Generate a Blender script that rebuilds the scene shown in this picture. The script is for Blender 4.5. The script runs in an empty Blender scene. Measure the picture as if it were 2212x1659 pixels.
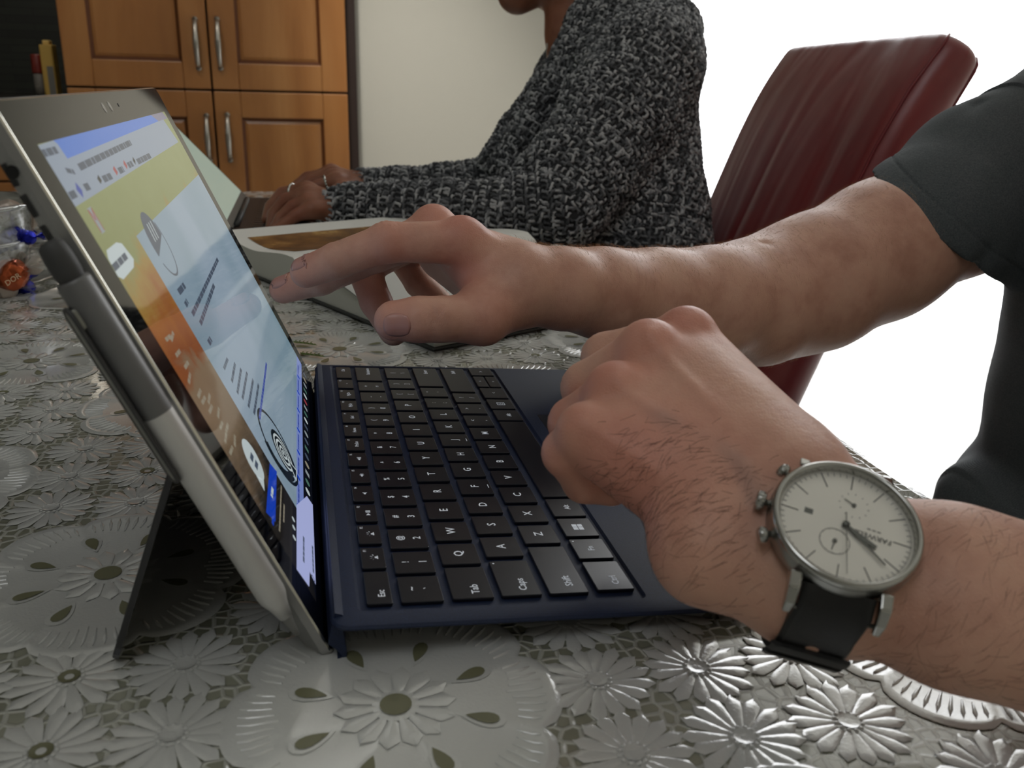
import bpy, bmesh, math, random
import numpy as np
from mathutils import Vector, Matrix
from mathutils.bvhtree import BVHTree

SC = bpy.context.scene
COL = SC.collection
random.seed(7)
RNG = np.random.default_rng(7)
PI = math.pi

# ------------------------------------------------------------------ camera
# world: table top is z = 0, x to the right, y away from the camera, metres
CR = np.array([[0.974119, -0.224495, 0.026331],
               [-0.048223, -0.32022, -0.946115],
               [0.22083, 0.920359, -0.322759]])      # rows: right, down, forward
CC = np.array([-0.003225, -0.237473, 0.191388])
FPX = 1905.22
cam_d = bpy.data.cameras.new('camera')
cam = bpy.data.objects.new('camera', cam_d)
COL.objects.link(cam)
cam_d.sensor_width = 36.0
cam_d.lens = FPX / 2212.0 * 36.0
cam_d.clip_start = 0.01
cam_d.clip_end = 60
M = Matrix(((CR[0][0], -CR[1][0], -CR[2][0], CC[0]),
            (CR[0][1], -CR[1][1], -CR[2][1], CC[1]),
            (CR[0][2], -CR[1][2], -CR[2][2], CC[2]),
            (0, 0, 0, 1)))
cam.matrix_world = M
cam_d.dof.use_dof = True
cam_d.dof.focus_distance = 0.46
cam_d.dof.aperture_fstop = 18.0
SC.camera = cam

# ------------------------------------------------------------------ world, lights, exposure
SC.view_settings.view_transform = 'Standard'
SC.view_settings.look = 'None'
SC.view_settings.gamma = 1.0
SC.view_settings.exposure = -0.08
SC.view_settings.use_curve_mapping = False
SC.cycles.use_denoising = True
SC.cycles.max_bounces = 8
SC.cycles.diffuse_bounces = 4
SC.cycles.transparent_max_bounces = 24
SC.cycles.caustics_reflective = False
SC.cycles.caustics_refractive = False
SC.cycles.sample_clamp_indirect = 6.0
W = bpy.data.worlds.new('world')
SC.world = W
W.use_nodes = True
W.node_tree.nodes['Background'].inputs[0].default_value = (0.97, 0.985, 1.0, 1)
W.node_tree.nodes['Background'].inputs[1].default_value = 5.2

def area(name, loc, target, sx, sy, power, col=(1, 1, 1)):
    d = bpy.data.lights.new(name, 'AREA')
    d.shape = 'RECTANGLE'; d.size = sx; d.size_y = sy; d.energy = power; d.color = col
    o = bpy.data.objects.new(name, d); COL.objects.link(o)
    o.location = loc
    o.rotation_euler = (Vector(target) - Vector(loc)).to_track_quat('-Z', 'Y').to_euler()
    return o
area('overhead_fill', (-0.55, -0.75, 1.85), (0.1, 0.3, 0.0), 0.9, 0.9, 5.5, (0.94, 0.97, 1.0))  # added soft fill from above the camera side, no fitting modelled
def spot(name, loc, target, ang, blend, power, col, rad=0.05):
    d = bpy.data.lights.new(name, 'SPOT'); d.spot_size = math.radians(ang); d.spot_blend = blend; d.energy = power; d.color = col; d.shadow_soft_size = rad
    o = bpy.data.objects.new(name, d); COL.objects.link(o); o.location = loc
    o.rotation_euler = (Vector(target) - Vector(loc)).to_track_quat('-Z', 'Y').to_euler()
spot('wall_gradient_spot', (-0.25, 1.35, 1.68), (0.42, 2.42, 0.05), 27, 1.0, 130, (1, 0.96, 0.90), 0.12)  # added spot so the back wall fades from left to right
spot('cabinet_fill_spot', (-0.5, 1.3, 1.68), (-0.25, 2.45, 0.1), 60, 0.8, 17, (1, 0.92, 0.82), 0.1)  # added warm fill for the cabinet fronts, an invented source
area('splashback_fill', (-0.55, 2.72, 0.79), (-0.55, 2.8, 0.1), 0.3, 0.1, 1.6, (1, 0.9, 0.75))  # added fill to lift the dark splashback and carton, no hood exists

# ------------------------------------------------------------------ helpers
def srgb(r, g=None, b=None):
    if g is None: g = b = r
    def f(c):
        c = c / 255.0
        return c / 12.92 if c <= 0.04045 else ((c + 0.055) / 1.055) ** 2.4
    return (f(r), f(g), f(b), 1.0)

def V(*a): return np.array(a if len(a) > 1 else a[0], float)
def nrm(v):
    v = np.asarray(v, float); return v / (np.linalg.norm(v) + 1e-12)
def ray(px, py):
    return CR.T @ np.array([(px - 1106) / FPX, (py - 829.5) / FPX, 1.0])
def pix(px, py, d):
    return CC + d * ray(px, py)
def onz(px, py, z=0.0):
    r = ray(px, py); return CC + (z - CC[2]) / r[2] * r
def onplane(px, py, o, n):
    r = ray(px, py); o = np.asarray(o, float); n = np.asarray(n, float)
    return CC + (n @ (o - CC)) / (n @ r) * r

def link(o, parent=None):
    COL.objects.link(o)
    if parent is not None:
        o.parent = parent
        o.matrix_parent_inverse = Matrix.Translation(parent.location).inverted() if parent.type == 'EMPTY' else Matrix.Identity(4)
    return o
def thing(name, label, cat, loc=(0, 0, 0), group=None):
    o = bpy.data.objects.new(name, None); COL.objects.link(o)
    o.location = loc; o.empty_display_size = 0.02
    o['label'] = label; o['category'] = cat
    if group: o['group'] = group
    return o
def tag(o, label=None, cat=None, group=None, kind=None):
    if label: o['label'] = label
    if cat: o['category'] = cat
    if group: o['group'] = group
    if kind: o['kind'] = kind
    return o
def mesh_obj(name, verts, faces, mat=None, parent=None, smooth=False, mats=None, midx=None):
    me = bpy.data.meshes.new(name)
    me.from_pydata([tuple(map(float, v)) for v in verts], [], [tuple(map(int, f)) for f in faces])
    if mats:
        for m in mats: me.materials.append(m)
    elif mat: me.materials.append(mat)
    if midx is not None: me.polygons.foreach_set('material_index', list(midx))
    if smooth: me.polygons.foreach_set('use_smooth', [True] * len(me.polygons))
    me.update()
    return link(bpy.data.objects.new(name, me), parent)

class MB:
    """collects plain pieces for ONE mesh object"""
    def __init__(s): s.v = []; s.f = []; s.m = []
    def add(s, verts, faces, mi=0):
        n = len(s.v); s.v += [tuple(map(float, p)) for p in verts]
        s.f += [tuple(int(i) + n for i in f) for f in faces]; s.m += [mi] * len(faces)
    def box(s, lo, hi, fr=None, mi=0):
        x0, y0, z0 = lo; x1, y1, z1 = hi
        p = [(x0,y0,z0),(x1,y0,z0),(x1,y1,z0),(x0,y1,z0),(x0,y0,z1),(x1,y0,z1),(x1,y1,z1),(x0,y1,z1)]
        if fr: p = [fr(*q) for q in p]
        s.add(p, [(3,2,1,0),(4,5,6,7),(0,1,5,4),(1,2,6,5),(2,3,7,6),(3,0,4,7)], mi)
    def rbox(s, lo, hi, r, fr=None, n=3, mi=0, top=None):
        """slab with rounded plan corners and a chamfered top; z is thickness"""
        x0, y0, z0 = lo; x1, y1, z1 = hi
        def ring(ins, z):
            out = []
            rr = max(r - ins, 1e-5)
            for cx, cy, a0 in ((x1-r, y1-r, 0), (x0+r, y1-r, 90), (x0+r, y0+r, 180), (x1-r, y0+r, 270)):
                for k in range(n + 1):
                    a = math.radians(a0 + 90.0 * k / n)
                    out.append((cx + rr * math.cos(a), cy + rr * math.sin(a), z))
            return out
        c = top if top is not None else min(r * 0.3, (z1 - z0) * 0.3)
        rings = [ring(0, z0), ring(0, z1 - c), ring(c * 0.35, z1 - c * 0.35), ring(c, z1)]
        N = len(rings[0]); vs = sum(rings, [])
        if fr: vs = [fr(*q) for q in vs]
        fs = [tuple(reversed(range(N)))]
        for k in range(len(rings) - 1):
            for i in range(N):
                j = (i + 1) % N
                fs.append((k*N+i, k*N+j, (k+1)*N+j, (k+1)*N+i))
        fs.append(tuple(range((len(rings)-1)*N, len(rings)*N)))
        s.add(vs, fs, mi)
    def tube(s, pts, rad, n=8, cap=True, mi=0):
        pts = [np.asarray(p, float) for p in pts]
        if not hasattr(rad, '__len__'): rad = [rad] * len(pts)
        vs = []; up = None
        for i, p in enumerate(pts):
            t = nrm(pts[min(i+1, len(pts)-1)] - pts[max(i-1, 0)])
            if up is None:
                up = np.array([0, 0, 1.0]) if abs(t[2]) < 0.9 else np.array([1.0, 0, 0])
            a = nrm(np.cross(up, t)); b = np.cross(t, a); up = b
            for k in range(n):
                q = 2 * PI * k / n
                vs.append(p + rad[i] * (a * math.cos(q) + b * math.sin(q)))
        fs = []
        for i in range(len(pts) - 1):
            for k in range(n):
                j = (k + 1) % n
                fs.append((i*n+k, i*n+j, (i+1)*n+j, (i+1)*n+k))
        if cap:
            fs.append(tuple(reversed(range(n)))); fs.append(tuple(range((len(pts)-1)*n, len(pts)*n)))
        s.add(vs, fs, mi)
    def lathe(s, prof, o, ax, n=32, mi=0, ref=None):
        """prof: list of (radius, height) along the axis ax from o"""
        ax = nrm(ax); ref = nrm(ref) if ref is not None else nrm(np.cross(ax, [0.3, 0.9, 0.2]))
        ref = nrm(ref - ax * (ref @ ax)); b = np.cross(ax, ref); vs = []
        for r, h in prof:
            for k in range(n):
                q = 2 * PI * k / n
                vs.append(np.asarray(o) + ax * h + r * (ref * math.cos(q) + b * math.sin(q)))
        fs = []
        for i in range(len(prof) - 1):
            for k in range(n):
                j = (k + 1) % n
                fs.append((i*n+k, i*n+j, (i+1)*n+j, (i+1)*n+k))
        s.add(vs, fs, mi)
    def build(s, name, mat=None, parent=None, smooth=False, mats=None):
        return mesh_obj(name, s.v, s.f, mat, parent, smooth, mats, s.m if mats else None)

def bevel(o, w, seg=2, ang=35):
    m = o.modifiers.new('bevel', 'BEVEL'); m.width = w; m.segments = seg
    m.limit_method = 'ANGLE'; m.angle_limit = math.radians(ang)
    m.harden_normals = False
    return o
def smooth_by_angle(o, ang=40):
    o.data.polygons.foreach_set('use_smooth', [True] * len(o.data.polygons))
    try:
        o.data.set_sharp_from_angle(angle=math.radians(ang))
    except Exception: pass
    return o

# ------------------------------------------------------------------ materials
def mat(name, color=(0.5, 0.5, 0.5, 1), rough=0.5, metal=0.0, spec=0.5, emit=None, estr=0.0, alpha=None, sss=0.0, sssr=None, coat=0.0, trans=0.0, sheen=0.0, ior=None):
    m = bpy.data.materials.new(name); m.use_nodes = True
    b = m.node_tree.nodes['Principled BSDF']
    b.inputs['Base Color'].default_value = color
    b.inputs['Roughness'].default_value = rough
    b.inputs['Metallic'].default_value = metal
    b.inputs['Specular IOR Level'].default_value = spec
    if emit is not None:
        b.inputs['Emission Color'].default_value = emit; b.inputs['Emission Strength'].default_value = estr
    if sss:
        b.inputs['Subsurface Weight'].default_value = sss
        b.inputs['Subsurface Radius'].default_value = sssr or (0.006, 0.0025, 0.0015)
        b.inputs['Subsurface Scale'].default_value = 1.0
    if coat: b.inputs['Coat Weight'].default_value = coat; b.inputs['Coat Roughness'].default_value = 0.08
    if trans: b.inputs['Transmission Weight'].default_value = trans
    if sheen: b.inputs['Sheen Weight'].default_value = sheen
    if ior: b.inputs['IOR'].default_value = ior
    return m
class NT:
    """short hand for node trees"""
    def __init__(s, m): s.m = m; s.t = m.node_tree; s.b = m.node_tree.nodes.get('Principled BSDF')
    def n(s, typ, **kw):
        o = s.t.nodes.new(typ)
        for k, v in kw.items():
            if k.startswith('_'): o.inputs[k[1:].replace('_', ' ')].default_value = v
            else: setattr(o, k, v)
        return o
    def l(s, a, b): s.t.links.new(a, b)
    def coord(s, scale=(1, 1, 1), rot=(0, 0, 0), out='Object'):
        tc = s.n('ShaderNodeTexCoord'); mp = s.n('ShaderNodeMapping')
        mp.inputs['Scale'].default_value = scale; mp.inputs['Rotation'].default_value = rot
        s.l(tc.outputs[out], mp.inputs['Vector']); return mp.outputs['Vector']
    def noise(s, vec, scale, detail=3, rough=0.5, dist=0.0):
        o = s.n('ShaderNodeTexNoise'); o.inputs['Scale'].default_value = scale
        o.inputs['Detail'].default_value = detail; o.inputs['Roughness'].default_value = rough
        o.inputs['Distortion'].default_value = dist
        if vec is not None: s.l(vec, o.inputs['Vector'])
        return o.outputs['Fac']
    def ramp(s, fac, stops):
        o = s.n('ShaderNodeValToRGB'); e = o.color_ramp.elements
        while len(e) < len(stops): e.new(0.5)
        for k, (p, c) in enumerate(stops):
            e[k].position = p; e[k].color = c if len(c) == 4 else (*c, 1)
        s.l(fac, o.inputs['Fac']); return o.outputs['Color']
    def mix(s, fac, a, b, mode='MIX'):
        o = s.n('ShaderNodeMix', data_type='RGBA', blend_type=mode)
        for sock, v in ((o.inputs[0], fac), (o.inputs[6], a), (o.inputs[7], b)):
            if hasattr(v, 'links'): s.l(v, sock)
            else: sock.default_value = v
        return o.outputs[2]
    def math(s, op, a, b=0.0, c=0.0):
        o = s.n('ShaderNodeMath', operation=op)
        for sock, v in zip(o.inputs, (a, b, c)):
            if hasattr(v, 'links'): s.l(v, sock)
            else: sock.default_value = v
        return o.outputs[0]
    def bump(s, h, strength=0.3, dist=0.001, normal=None):
        o = s.n('ShaderNodeBump'); o.inputs['Strength'].default_value = strength
        o.inputs['Distance'].default_value = dist; s.l(h, o.inputs['Height'])
        if normal is not None: s.l(normal, o.inputs['Normal'])
        s.l(o.outputs['Normal'], s.b.inputs['Normal']); return o.outputs['Normal']
    def base(s, c): s.l(c, s.b.inputs['Base Color'])
    def rough(s, c): s.l(c, s.b.inputs['Roughness'])

# ------------------------------------------------------------------ signed distance modelling
class SDF:
    """smooth union of round cones and ellipsoids, polygonised with surface nets"""
    def __init__(s): s.p = []
    def cone(s, a, ra, b, rb, k=0.006, op=1):
        s.p.append(('c', V(a), float(ra), V(b), float(rb), k, op)); return s
    def chain(s, pts, k=0.006):
        """pts: list of (point, radius)"""
        for (a, ra), (b, rb) in zip(pts[:-1], pts[1:]): s.cone(a, ra, b, rb, k)
        return s
    def ell(s, c, r, R=None, k=0.006, op=1):
        s.p.append(('e', V(c), V(r), np.eye(3) if R is None else np.asarray(R, float), k, op)); return s
    def plane(s, o, n, k=0.001):           # removes the side the normal points to
        s.p.append(('p', V(o), nrm(n), k, -1)); return s
    def _d(s, q, P):
        if q[0] == 'c':
            a, ra, b, rb = q[1:5]; ab = b - a; L = ab @ ab + 1e-12
            w = P - a.astype(np.float32)
            t = np.clip((w @ ab.astype(np.float32)) / np.float32(L), 0, 1)
            return np.linalg.norm(w - t[..., None] * ab.astype(np.float32), axis=-1) - (ra + t * (rb - ra))
        if q[0] == 'e':
            w = (P - q[1].astype(np.float32)) @ q[3].T.astype(np.float32)
            k0 = np.linalg.norm(w / q[2].astype(np.float32), axis=-1); k1 = np.linalg.norm(w / (q[2] ** 2).astype(np.float32), axis=-1) + 1e-9
            return k0 * (k0 - 1) / k1
        return -((P - q[1].astype(np.float32)) @ q[2].astype(np.float32))
    def near(s, c, rad):
        out = []
        for q in s.p:
            if q[0] == 'p': out.append(q); continue
            if s._d(q, np.asarray(c, np.float32)[None])[0] < rad + q[-2] * 1.2: out.append(q)
        return out
    def ev(s, P, prims=None):
        P = P.astype(np.float32); d = np.full(P.shape[:-1], 1.0, np.float32)
        for q in (s.p if prims is None else prims):
            e = s._d(q, P); k = q[-2]
            if q[-1] == 1:
                h = np.clip(0.5 + 0.5 * (d - e) / k, 0, 1); d = d * (1 - h) + e * h - k * h * (1 - h)
            elif q[0] == 'p':
                d = np.maximum(d, -e)
            else:
                e = -e; h = np.clip(0.5 - 0.5 * (d - e) / k, 0, 1); d = d * (1 - h) + e * h + k * h * (1 - h)
        return d
    def bounds(s):
        lo = np.full(3, 1e9); hi = -lo
        for q in s.p:
            if q[-1] != 1: continue
            if q[0] == 'c': ps = [(q[1], q[2]), (q[3], q[4])]
            else: ps = [(q[1], max(q[2]))]
            for c, r in ps: lo = np.minimum(lo, c - r); hi = np.maximum(hi, c + r)
        return lo, hi
    def mesh(s, h, lo=None, hi=None, disp=None):
        l, u = s.bounds(); lo = l - 4 * h if lo is None else V(lo); hi = u + 4 * h if hi is None else V(hi)
        B = 28; nb = np.ceil((hi - lo) / h / B).astype(int)
        keys, vs, quads = [], [], []
        dims = nb * B + 4
        rad = B * h * 0.5 * math.sqrt(3)
        for bx in range(nb[0]):
            for by in range(nb[1]):
                for bz in range(nb[2]):
                    o = np.array([bx, by, bz]) * B
                    c = lo + (o + B / 2) * h
                    near = s.near(c, rad * 1.25)
                    if not any(q[-1] == 1 and q[0] != 'p' for q in near): continue
                    dc = s.ev(c[None], near)[0]
                    if dc < -rad * 1.6: continue
                    n = B + 2
                    g = np.stack(np.meshgrid(*[lo[i] + (o[i] + np.arange(n)) * h for i in range(3)], indexing='ij'), -1)
                    f = s.ev(g, near)
                    if disp is not None: f = f + disp(g, f)
                    neg = f < 0
                    if neg.all() or not neg.any(): continue
                    # cells 0..B inclusive => B+1 cells per axis
                    m = n - 1
                    cnt = np.zeros((m, m, m), np.float32); acc = np.zeros((m, m, m, 3), np.float32)
                    for ax in range(3):
                        sl0 = [slice(None)] * 3; sl1 = [slice(None)] * 3
                        sl0[ax] = slice(0, n - 1); sl1[ax] = slice(1, n)
                        f0 = f[tuple(sl0)]; f1 = f[tuple(sl1)]
                        cr = (f0 < 0) != (f1 < 0)
                        t = np.where(cr, f0 / (f0 - f1 + 1e-20), 0).astype(np.float32)
                        o1, o2 = [a for a in range(3) if a != ax]
                        for da in (0, 1):
                            for db in (0, 1):
                                idx = [slice(None)] * 3
                                idx[o1] = slice(da, da + m); idx[o2] = slice(db, db + m); idx[ax] = slice(0, m)
                                cc = cr[tuple(idx)]; tt = t[tuple(idx)]
                                cnt += cc
                                acc[..., ax] += np.where(cc, tt, 0); acc[..., o1] += np.where(cc, da, 0); acc[..., o2] += np.where(cc, db, 0)
                    act = cnt > 0
                    I = np.argwhere(act)
                    gi = I + o
                    key = (gi[:, 0].astype(np.int64) * dims[1] + gi[:, 1]) * dims[2] + gi[:, 2]
                    pos = lo + (gi + acc[act] / cnt[act][:, None]) * h
                    keys.append(key); vs.append(pos)
                    for ax in range(3):
                        o1, o2 = [a for a in range(3) if a != ax]
                        # edge from g to g+ax, with cells around: need g[o1],g[o2] >= 1 and inside 1..B
                        idx0 = [slice(1, B + 1)] * 3; idx0[ax] = slice(0, B)
                        idx1 = [slice(1, B + 1)] * 3; idx1[ax] = slice(1, B + 1)
                        f0 = neg[tuple(idx0)]; f1 = neg[tuple(idx1)]
                        for sgn, mk in ((0, f0 & ~f1), (1, ~f0 & f1)):
                            E = np.argwhere(mk)
                            if not len(E): continue
                            E = E + 1; E[:, ax] -= 1
                            E = E + o
                            def kk(da, db):
                                q = E.copy(); q[:, o1] -= da; q[:, o2] -= db
                                return (q[:, 0].astype(np.int64) * dims[1] + q[:, 1]) * dims[2] + q[:, 2]
                            Q = np.stack([kk(1, 1), kk(0, 1), kk(0, 0), kk(1, 0)], 1)
                            if (sgn == 1) != (ax == 1): Q = Q[:, ::-1]
                            quads.append(Q)
        K = np.concatenate(keys); P = np.concatenate(vs); Q = np.concatenate(quads)
        uk, first = np.unique(K, return_index=True)
        P = P[first]
        q = np.searchsorted(uk, Q.ravel()); q = np.minimum(q, len(uk) - 1)
        ok = (uk[q] == Q.ravel()).reshape(-1, 4).all(1)
        F = q.reshape(-1, 4)[ok]
        F = F[(F[:, 0] != F[:, 2]) & (F[:, 1] != F[:, 3])]
        return P, F
def np_mesh(name, P, F, mat=None, parent=None, smooth=True):
    me = bpy.data.meshes.new(name)
    nf, k = F.shape
    me.vertices.add(len(P)); me.vertices.foreach_set('co', P.astype(np.float32).ravel())
    me.loops.add(nf * k); me.loops.foreach_set('vertex_index', F.astype(np.int32).ravel())
    me.polygons.add(nf)
    me.polygons.foreach_set('loop_start', (np.arange(nf) * k).astype(np.int32))
    if smooth: me.polygons.foreach_set('use_smooth', np.ones(nf, bool))
    me.update(calc_edges=True); me.validate()
    if mat: me.materials.append(mat)
    return link(bpy.data.objects.new(name, me), parent)
def relax(P, F, it=2, w=0.5):
    n = len(P); e = np.concatenate([F[:, [0, 1]], F[:, [1, 2]], F[:, [2, 3]], F[:, [3, 0]]])
    e = np.unique(np.sort(e, 1), axis=0)
    deg = np.bincount(e.ravel(), minlength=n).astype(float)
    for _ in range(it):
        s = np.zeros_like(P)
        for a in range(3):
            s[:, a] = np.bincount(e[:, 0], P[e[:, 1], a], n) + np.bincount(e[:, 1], P[e[:, 0], a], n)
        P = P * (1 - w) + w * s / np.maximum(deg, 1)[:, None]
    return P
def normals(P, F):
    a = P[F[:, 2]] - P[F[:, 0]]; b = P[F[:, 3]] - P[F[:, 1]]
    fn = np.cross(a, b); n = np.zeros_like(P)
    for k in range(4):
        for ax in range(3): n[:, ax] += np.bincount(F[:, k], fn[:, ax], len(P))
    return n / (np.linalg.norm(n, axis=1)[:, None] + 1e-12)
def add_attr(o, name, vals):
    a = o.data.attributes.new(name, 'FLOAT', 'POINT'); a.data.foreach_set('value', np.asarray(vals, np.float32))
# ------------------------------------------------------------------ the room
FL = -0.75          # floor level
def struct(name, mb, m, smooth=False):
    o = mb.build(name, m, None, smooth); o['kind'] = 'structure'; return o

m_wall = mat('wall_paint', srgb(184, 181, 170), 0.75)
t = NT(m_wall); t.bump(t.noise(t.coord((1, 1, 1)), 260, 3), 0.08, 0.001)
m_ceil = mat('ceiling_paint', srgb(225, 223, 216), 0.9)
m_floor = mat('pale_floor', srgb(236, 234, 230), 0.22)
t = NT(m_floor)
c = t.coord((1, 1, 1)); br = t.n('ShaderNodeTexBrick'); t.l(c, br.inputs['Vector'])
br.inputs['Scale'].default_value = 1.2; br.inputs['Mortar Size'].default_value = 0.008
br.inputs['Color1'].default_value = srgb(240, 239, 236); br.inputs['Color2'].default_value = srgb(238, 237, 234); br.inputs['Mortar'].default_value = srgb(232, 230, 226)
t.base(br.outputs['Color'])
m_white = mat('white_trim_paint', srgb(225, 224, 220), 0.5)
m_dark = mat('dark_gap', srgb(22, 16, 12), 0.8)

RX = 3.7; LX = -3.2; BY = 2.42; FY = -2.4; CE = 2.05
def slab(name, lo, hi, m):
    b = MB(); b.box(lo, hi); return struct(name, b, m)
slab('floor', (LX, FY, FL - 0.06), (RX, BY + 0.7, FL), m_floor)
slab('ceiling', (LX, FY, CE), (RX, BY + 0.7, CE + 0.06), m_ceil)
slab('wall_left', (LX - 0.08, FY, FL), (LX, BY + 0.7, CE), m_wall)
slab('wall_right', (RX, FY, FL), (RX + 0.08, BY + 0.08, CE), m_wall)
slab('wall_front', (LX, FY - 0.08, FL), (RX, FY, CE), m_wall)
# back wall: the pale wall beside the cabinets, then a very wide glazed opening, the whole view out is white daylight
wx0 = onplane(768, 100, (0, BY, 0), (0, 1, 0))[0]
gx0, gx1, gz1 = 1.10, 3.55, 1.92
b = MB(); b.box((wx0, BY, FL), (gx0, BY + 0.12, CE)); b.box((gx1, BY, FL), (RX, BY + 0.12, CE)); b.box((gx0, BY, gz1), (gx1, BY + 0.12, CE)); struct('wall_back', b, m_wall)
b = MB(); b.box((LX, BY + 0.62, FL), (wx0, BY + 0.7, CE)); struct('wall_kitchen', b, mat('kitchen_wall_paint', srgb(70, 70, 62), 0.7))
b = MB(); f = 0.04
b.box((gx0, BY + .03, FL), (gx0 + f, BY + .09, gz1)); b.box((gx1 - f, BY + .03, FL), (gx1, BY + .09, gz1))
b.box((gx0 + f, BY + .03, gz1 - f), (gx1 - f, BY + .09, gz1)); b.box((gx0 + f, BY + .03, FL), (gx1 - f, BY + .09, FL + 0.003))
win = struct('window_1', b, m_white)
m_glass = bpy.data.materials.new('window_glass'); m_glass.use_nodes = True
t = NT(m_glass); out = t.t.nodes['Material Output']
tr = t.n('ShaderNodeBsdfTransparent'); gl = t.n('ShaderNodeBsdfGlossy'); gl.inputs['Roughness'].default_value = 0.02
mx = t.n('ShaderNodeMixShader'); mx.inputs[0].default_value = 0.05
t.l(tr.outputs[0], mx.inputs[1]); t.l(gl.outputs[0], mx.inputs[2]); t.l(mx.outputs[0], out.inputs['Surface'])
b = MB(); b.box((gx0 + f, BY + .055, FL + 0.003), (gx1 - f, BY + .061, gz1 - f)); b.build('pane', m_glass, win)
# daylight portal in that opening, faces into the room
pd = bpy.data.lights.new('window_portal', 'AREA'); pd.shape = 'RECTANGLE'; pd.size = gx1 - gx0; pd.size_y = gz1 - FL
pd.cycles.is_portal = True
po = bpy.data.objects.new('window_portal', pd); COL.objects.link(po)
po.location = ((gx0 + gx1) / 2, BY + 0.16, (gz1 + FL) / 2)
po.rotation_euler = Vector((0, -1, 0)).to_track_quat('-Z', 'Y').to_euler()

# ------------------------------------------------------------------ pantry cabinet with four doors
m_wood = mat('honey_maple', srgb(176, 112, 58), 0.32, coat=0.35)
t = NT(m_wood)
v = t.coord((2.2, 2.2, 0.55), out='Object')
n1 = t.noise(v, 2.2, 4, 0.6, 1.2); n2 = t.noise(t.coord((30, 30, 1.4)), 3, 3, 0.6)
n3 = t.noise(t.coord((1, 1, 1)), 6, 2)
col = t.ramp(n1, [(0.25, srgb(134, 86, 42)), (0.5, srgb(168, 114, 62)), (0.8, srgb(194, 142, 86))])
col = t.mix(t.math('MULTIPLY', n2, 0.45), col, srgb(146, 94, 50))
col = t.mix(t.math('MULTIPLY', n3, 0.35), col, srgb(160, 104, 56))
t.base(col)
m_groove = mat('dark_groove', srgb(92, 50, 22), 0.5)
m_steel = mat('brushed_nickel', srgb(176, 172, 164), 0.33, 1.0)
m_carc = mat('cabinet_carcass_edge', srgb(40, 24, 16), 0.6)

PY = BY - 0.05           # face plane of the doors
def cx(px, py): return onplane(px, py, (0, PY, 0), (0, 1, 0))
xl = cx(130, 100)[0]; xg = cx(455, 150)[0]; xr = cx(751, 150)[0]
zg = cx(600, 198)[2]
cab = thing('pantry_cabinet', 'tall honey-brown wooden cabinet with panelled doors behind the seated woman', 'cabinet', ((xl + xr) / 2, PY, FL))
b = MB(); b.box((xl, PY + 0.022, FL + 0.1), (wx0 - 0.001, PY + 0.62, 1.45)); b.box((xl + 0.02, PY + 0.07, FL), (xr, PY + 0.6, FL + 0.1))
b.build('carcass', m_carc, cab)
def door(x0, x1, z0, z1, hx, hz0, hz1):
    d = MB(); g = 0.0025
    x0 += g; x1 -= g; z0 += g; z1 -= g
    st = 0.068; y0 = PY; yb = PY + 0.02
    ix0, ix1, iz0, iz1 = x0 + st, x1 - st, z0 + st, z1 - st
    # frame of stiles and rails
    d.box((x0, y0, z0), (ix0, yb, z1)); d.box((ix1, y0, z0), (x1, yb, z1))
    d.box((ix0, y0, iz1), (ix1, yb, z1)); d.box((ix0, y0, z0), (ix1, yb, iz0))
    o = d.build('door', m_wood, cab); bevel(o, 0.003, 2)
    # moulded groove ring then raised field
    def ring(a, ya, c, yc, m_, nm):
        r = MB()
        A = [(ix0 + a, ya, iz0 + a), (ix1 - a, ya, iz0 + a), (ix1 - a, ya, iz1 - a), (ix0 + a, ya, iz1 - a)]
        Cc = [(ix0 + c, yc, iz0 + c), (ix1 - c, yc, iz0 + c), (ix1 - c, yc, iz1 - c), (ix0 + c, yc, iz1 - c)]
        r.add(A + Cc, [(0, 1, 5, 4), (1, 2, 6, 5), (2, 3, 7, 6), (3, 0, 4, 7)])
        return r.build(nm, m_, o)
    ring(0, y0 + 0.001, 0.008, y0 + 0.011, m_groove, 'moulding')  # moulding ring coloured darker brown than the door
    p = MB()
    a, c, yy = 0.008, 0.016, y0 + 0.0095
    P = [(ix0 + a, y0 + 0.012, iz0 + a), (ix1 - a, y0 + 0.012, iz0 + a), (ix1 - a, y0 + 0.012, iz1 - a), (ix0 + a, y0 + 0.012, iz1 - a)]
    Q = [(ix0 + c, yy, iz0 + c), (ix1 - c, yy, iz0 + c), (ix1 - c, yy, iz1 - c), (ix0 + c, yy, iz1 - c)]
    p.add(P + Q, [(0, 1, 5, 4), (1, 2, 6, 5), (2, 3, 7, 6), (3, 0, 4, 7), (4, 5, 6, 7)])
    p.build('panel', m_wood, o)
    h = MB(); pts = []
    for k in range(13):
        s = k / 12.0
        pts.append((hx, y0 - 0.004 - 0.026 * math.sin(PI * s) ** 0.6, hz0 + (hz1 - hz0) * s))
    rad = [0.0085 - 0.0025 * abs(math.cos(PI * k / 12)) for k in range(13)]
    h.tube(pts, rad, 8); h.tube([(hx, y0 + 0.001, hz0), (hx, y0 - 0.008, hz0)], 0.007, 8); h.tube([(hx, y0 + 0.001, hz1), (hx, y0 - 0.008, hz1)], 0.007, 8)
    h.build('handle', m_steel, o, True)
def hz(px, pa, pb): return cx(px, pa)[0], cx(px, pb)[2], cx(px, pa)[2]
hx, a, c_ = hz(421, 42, 147); door(xl, xg, zg, zg + 0.72, hx, a, c_)
hx, a, c_ = hz(469, 42, 147); door(xg, xr, zg, zg + 0.72, hx, a, c_)
hx, a, c_ = hz(446, 250, 345); door(xl, xg, zg - 0.62, zg, hx, a, c_)
hx, a, c_ = hz(491, 248, 345); door(xg, xr, zg - 0.62, zg, hx, a, c_)

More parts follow.
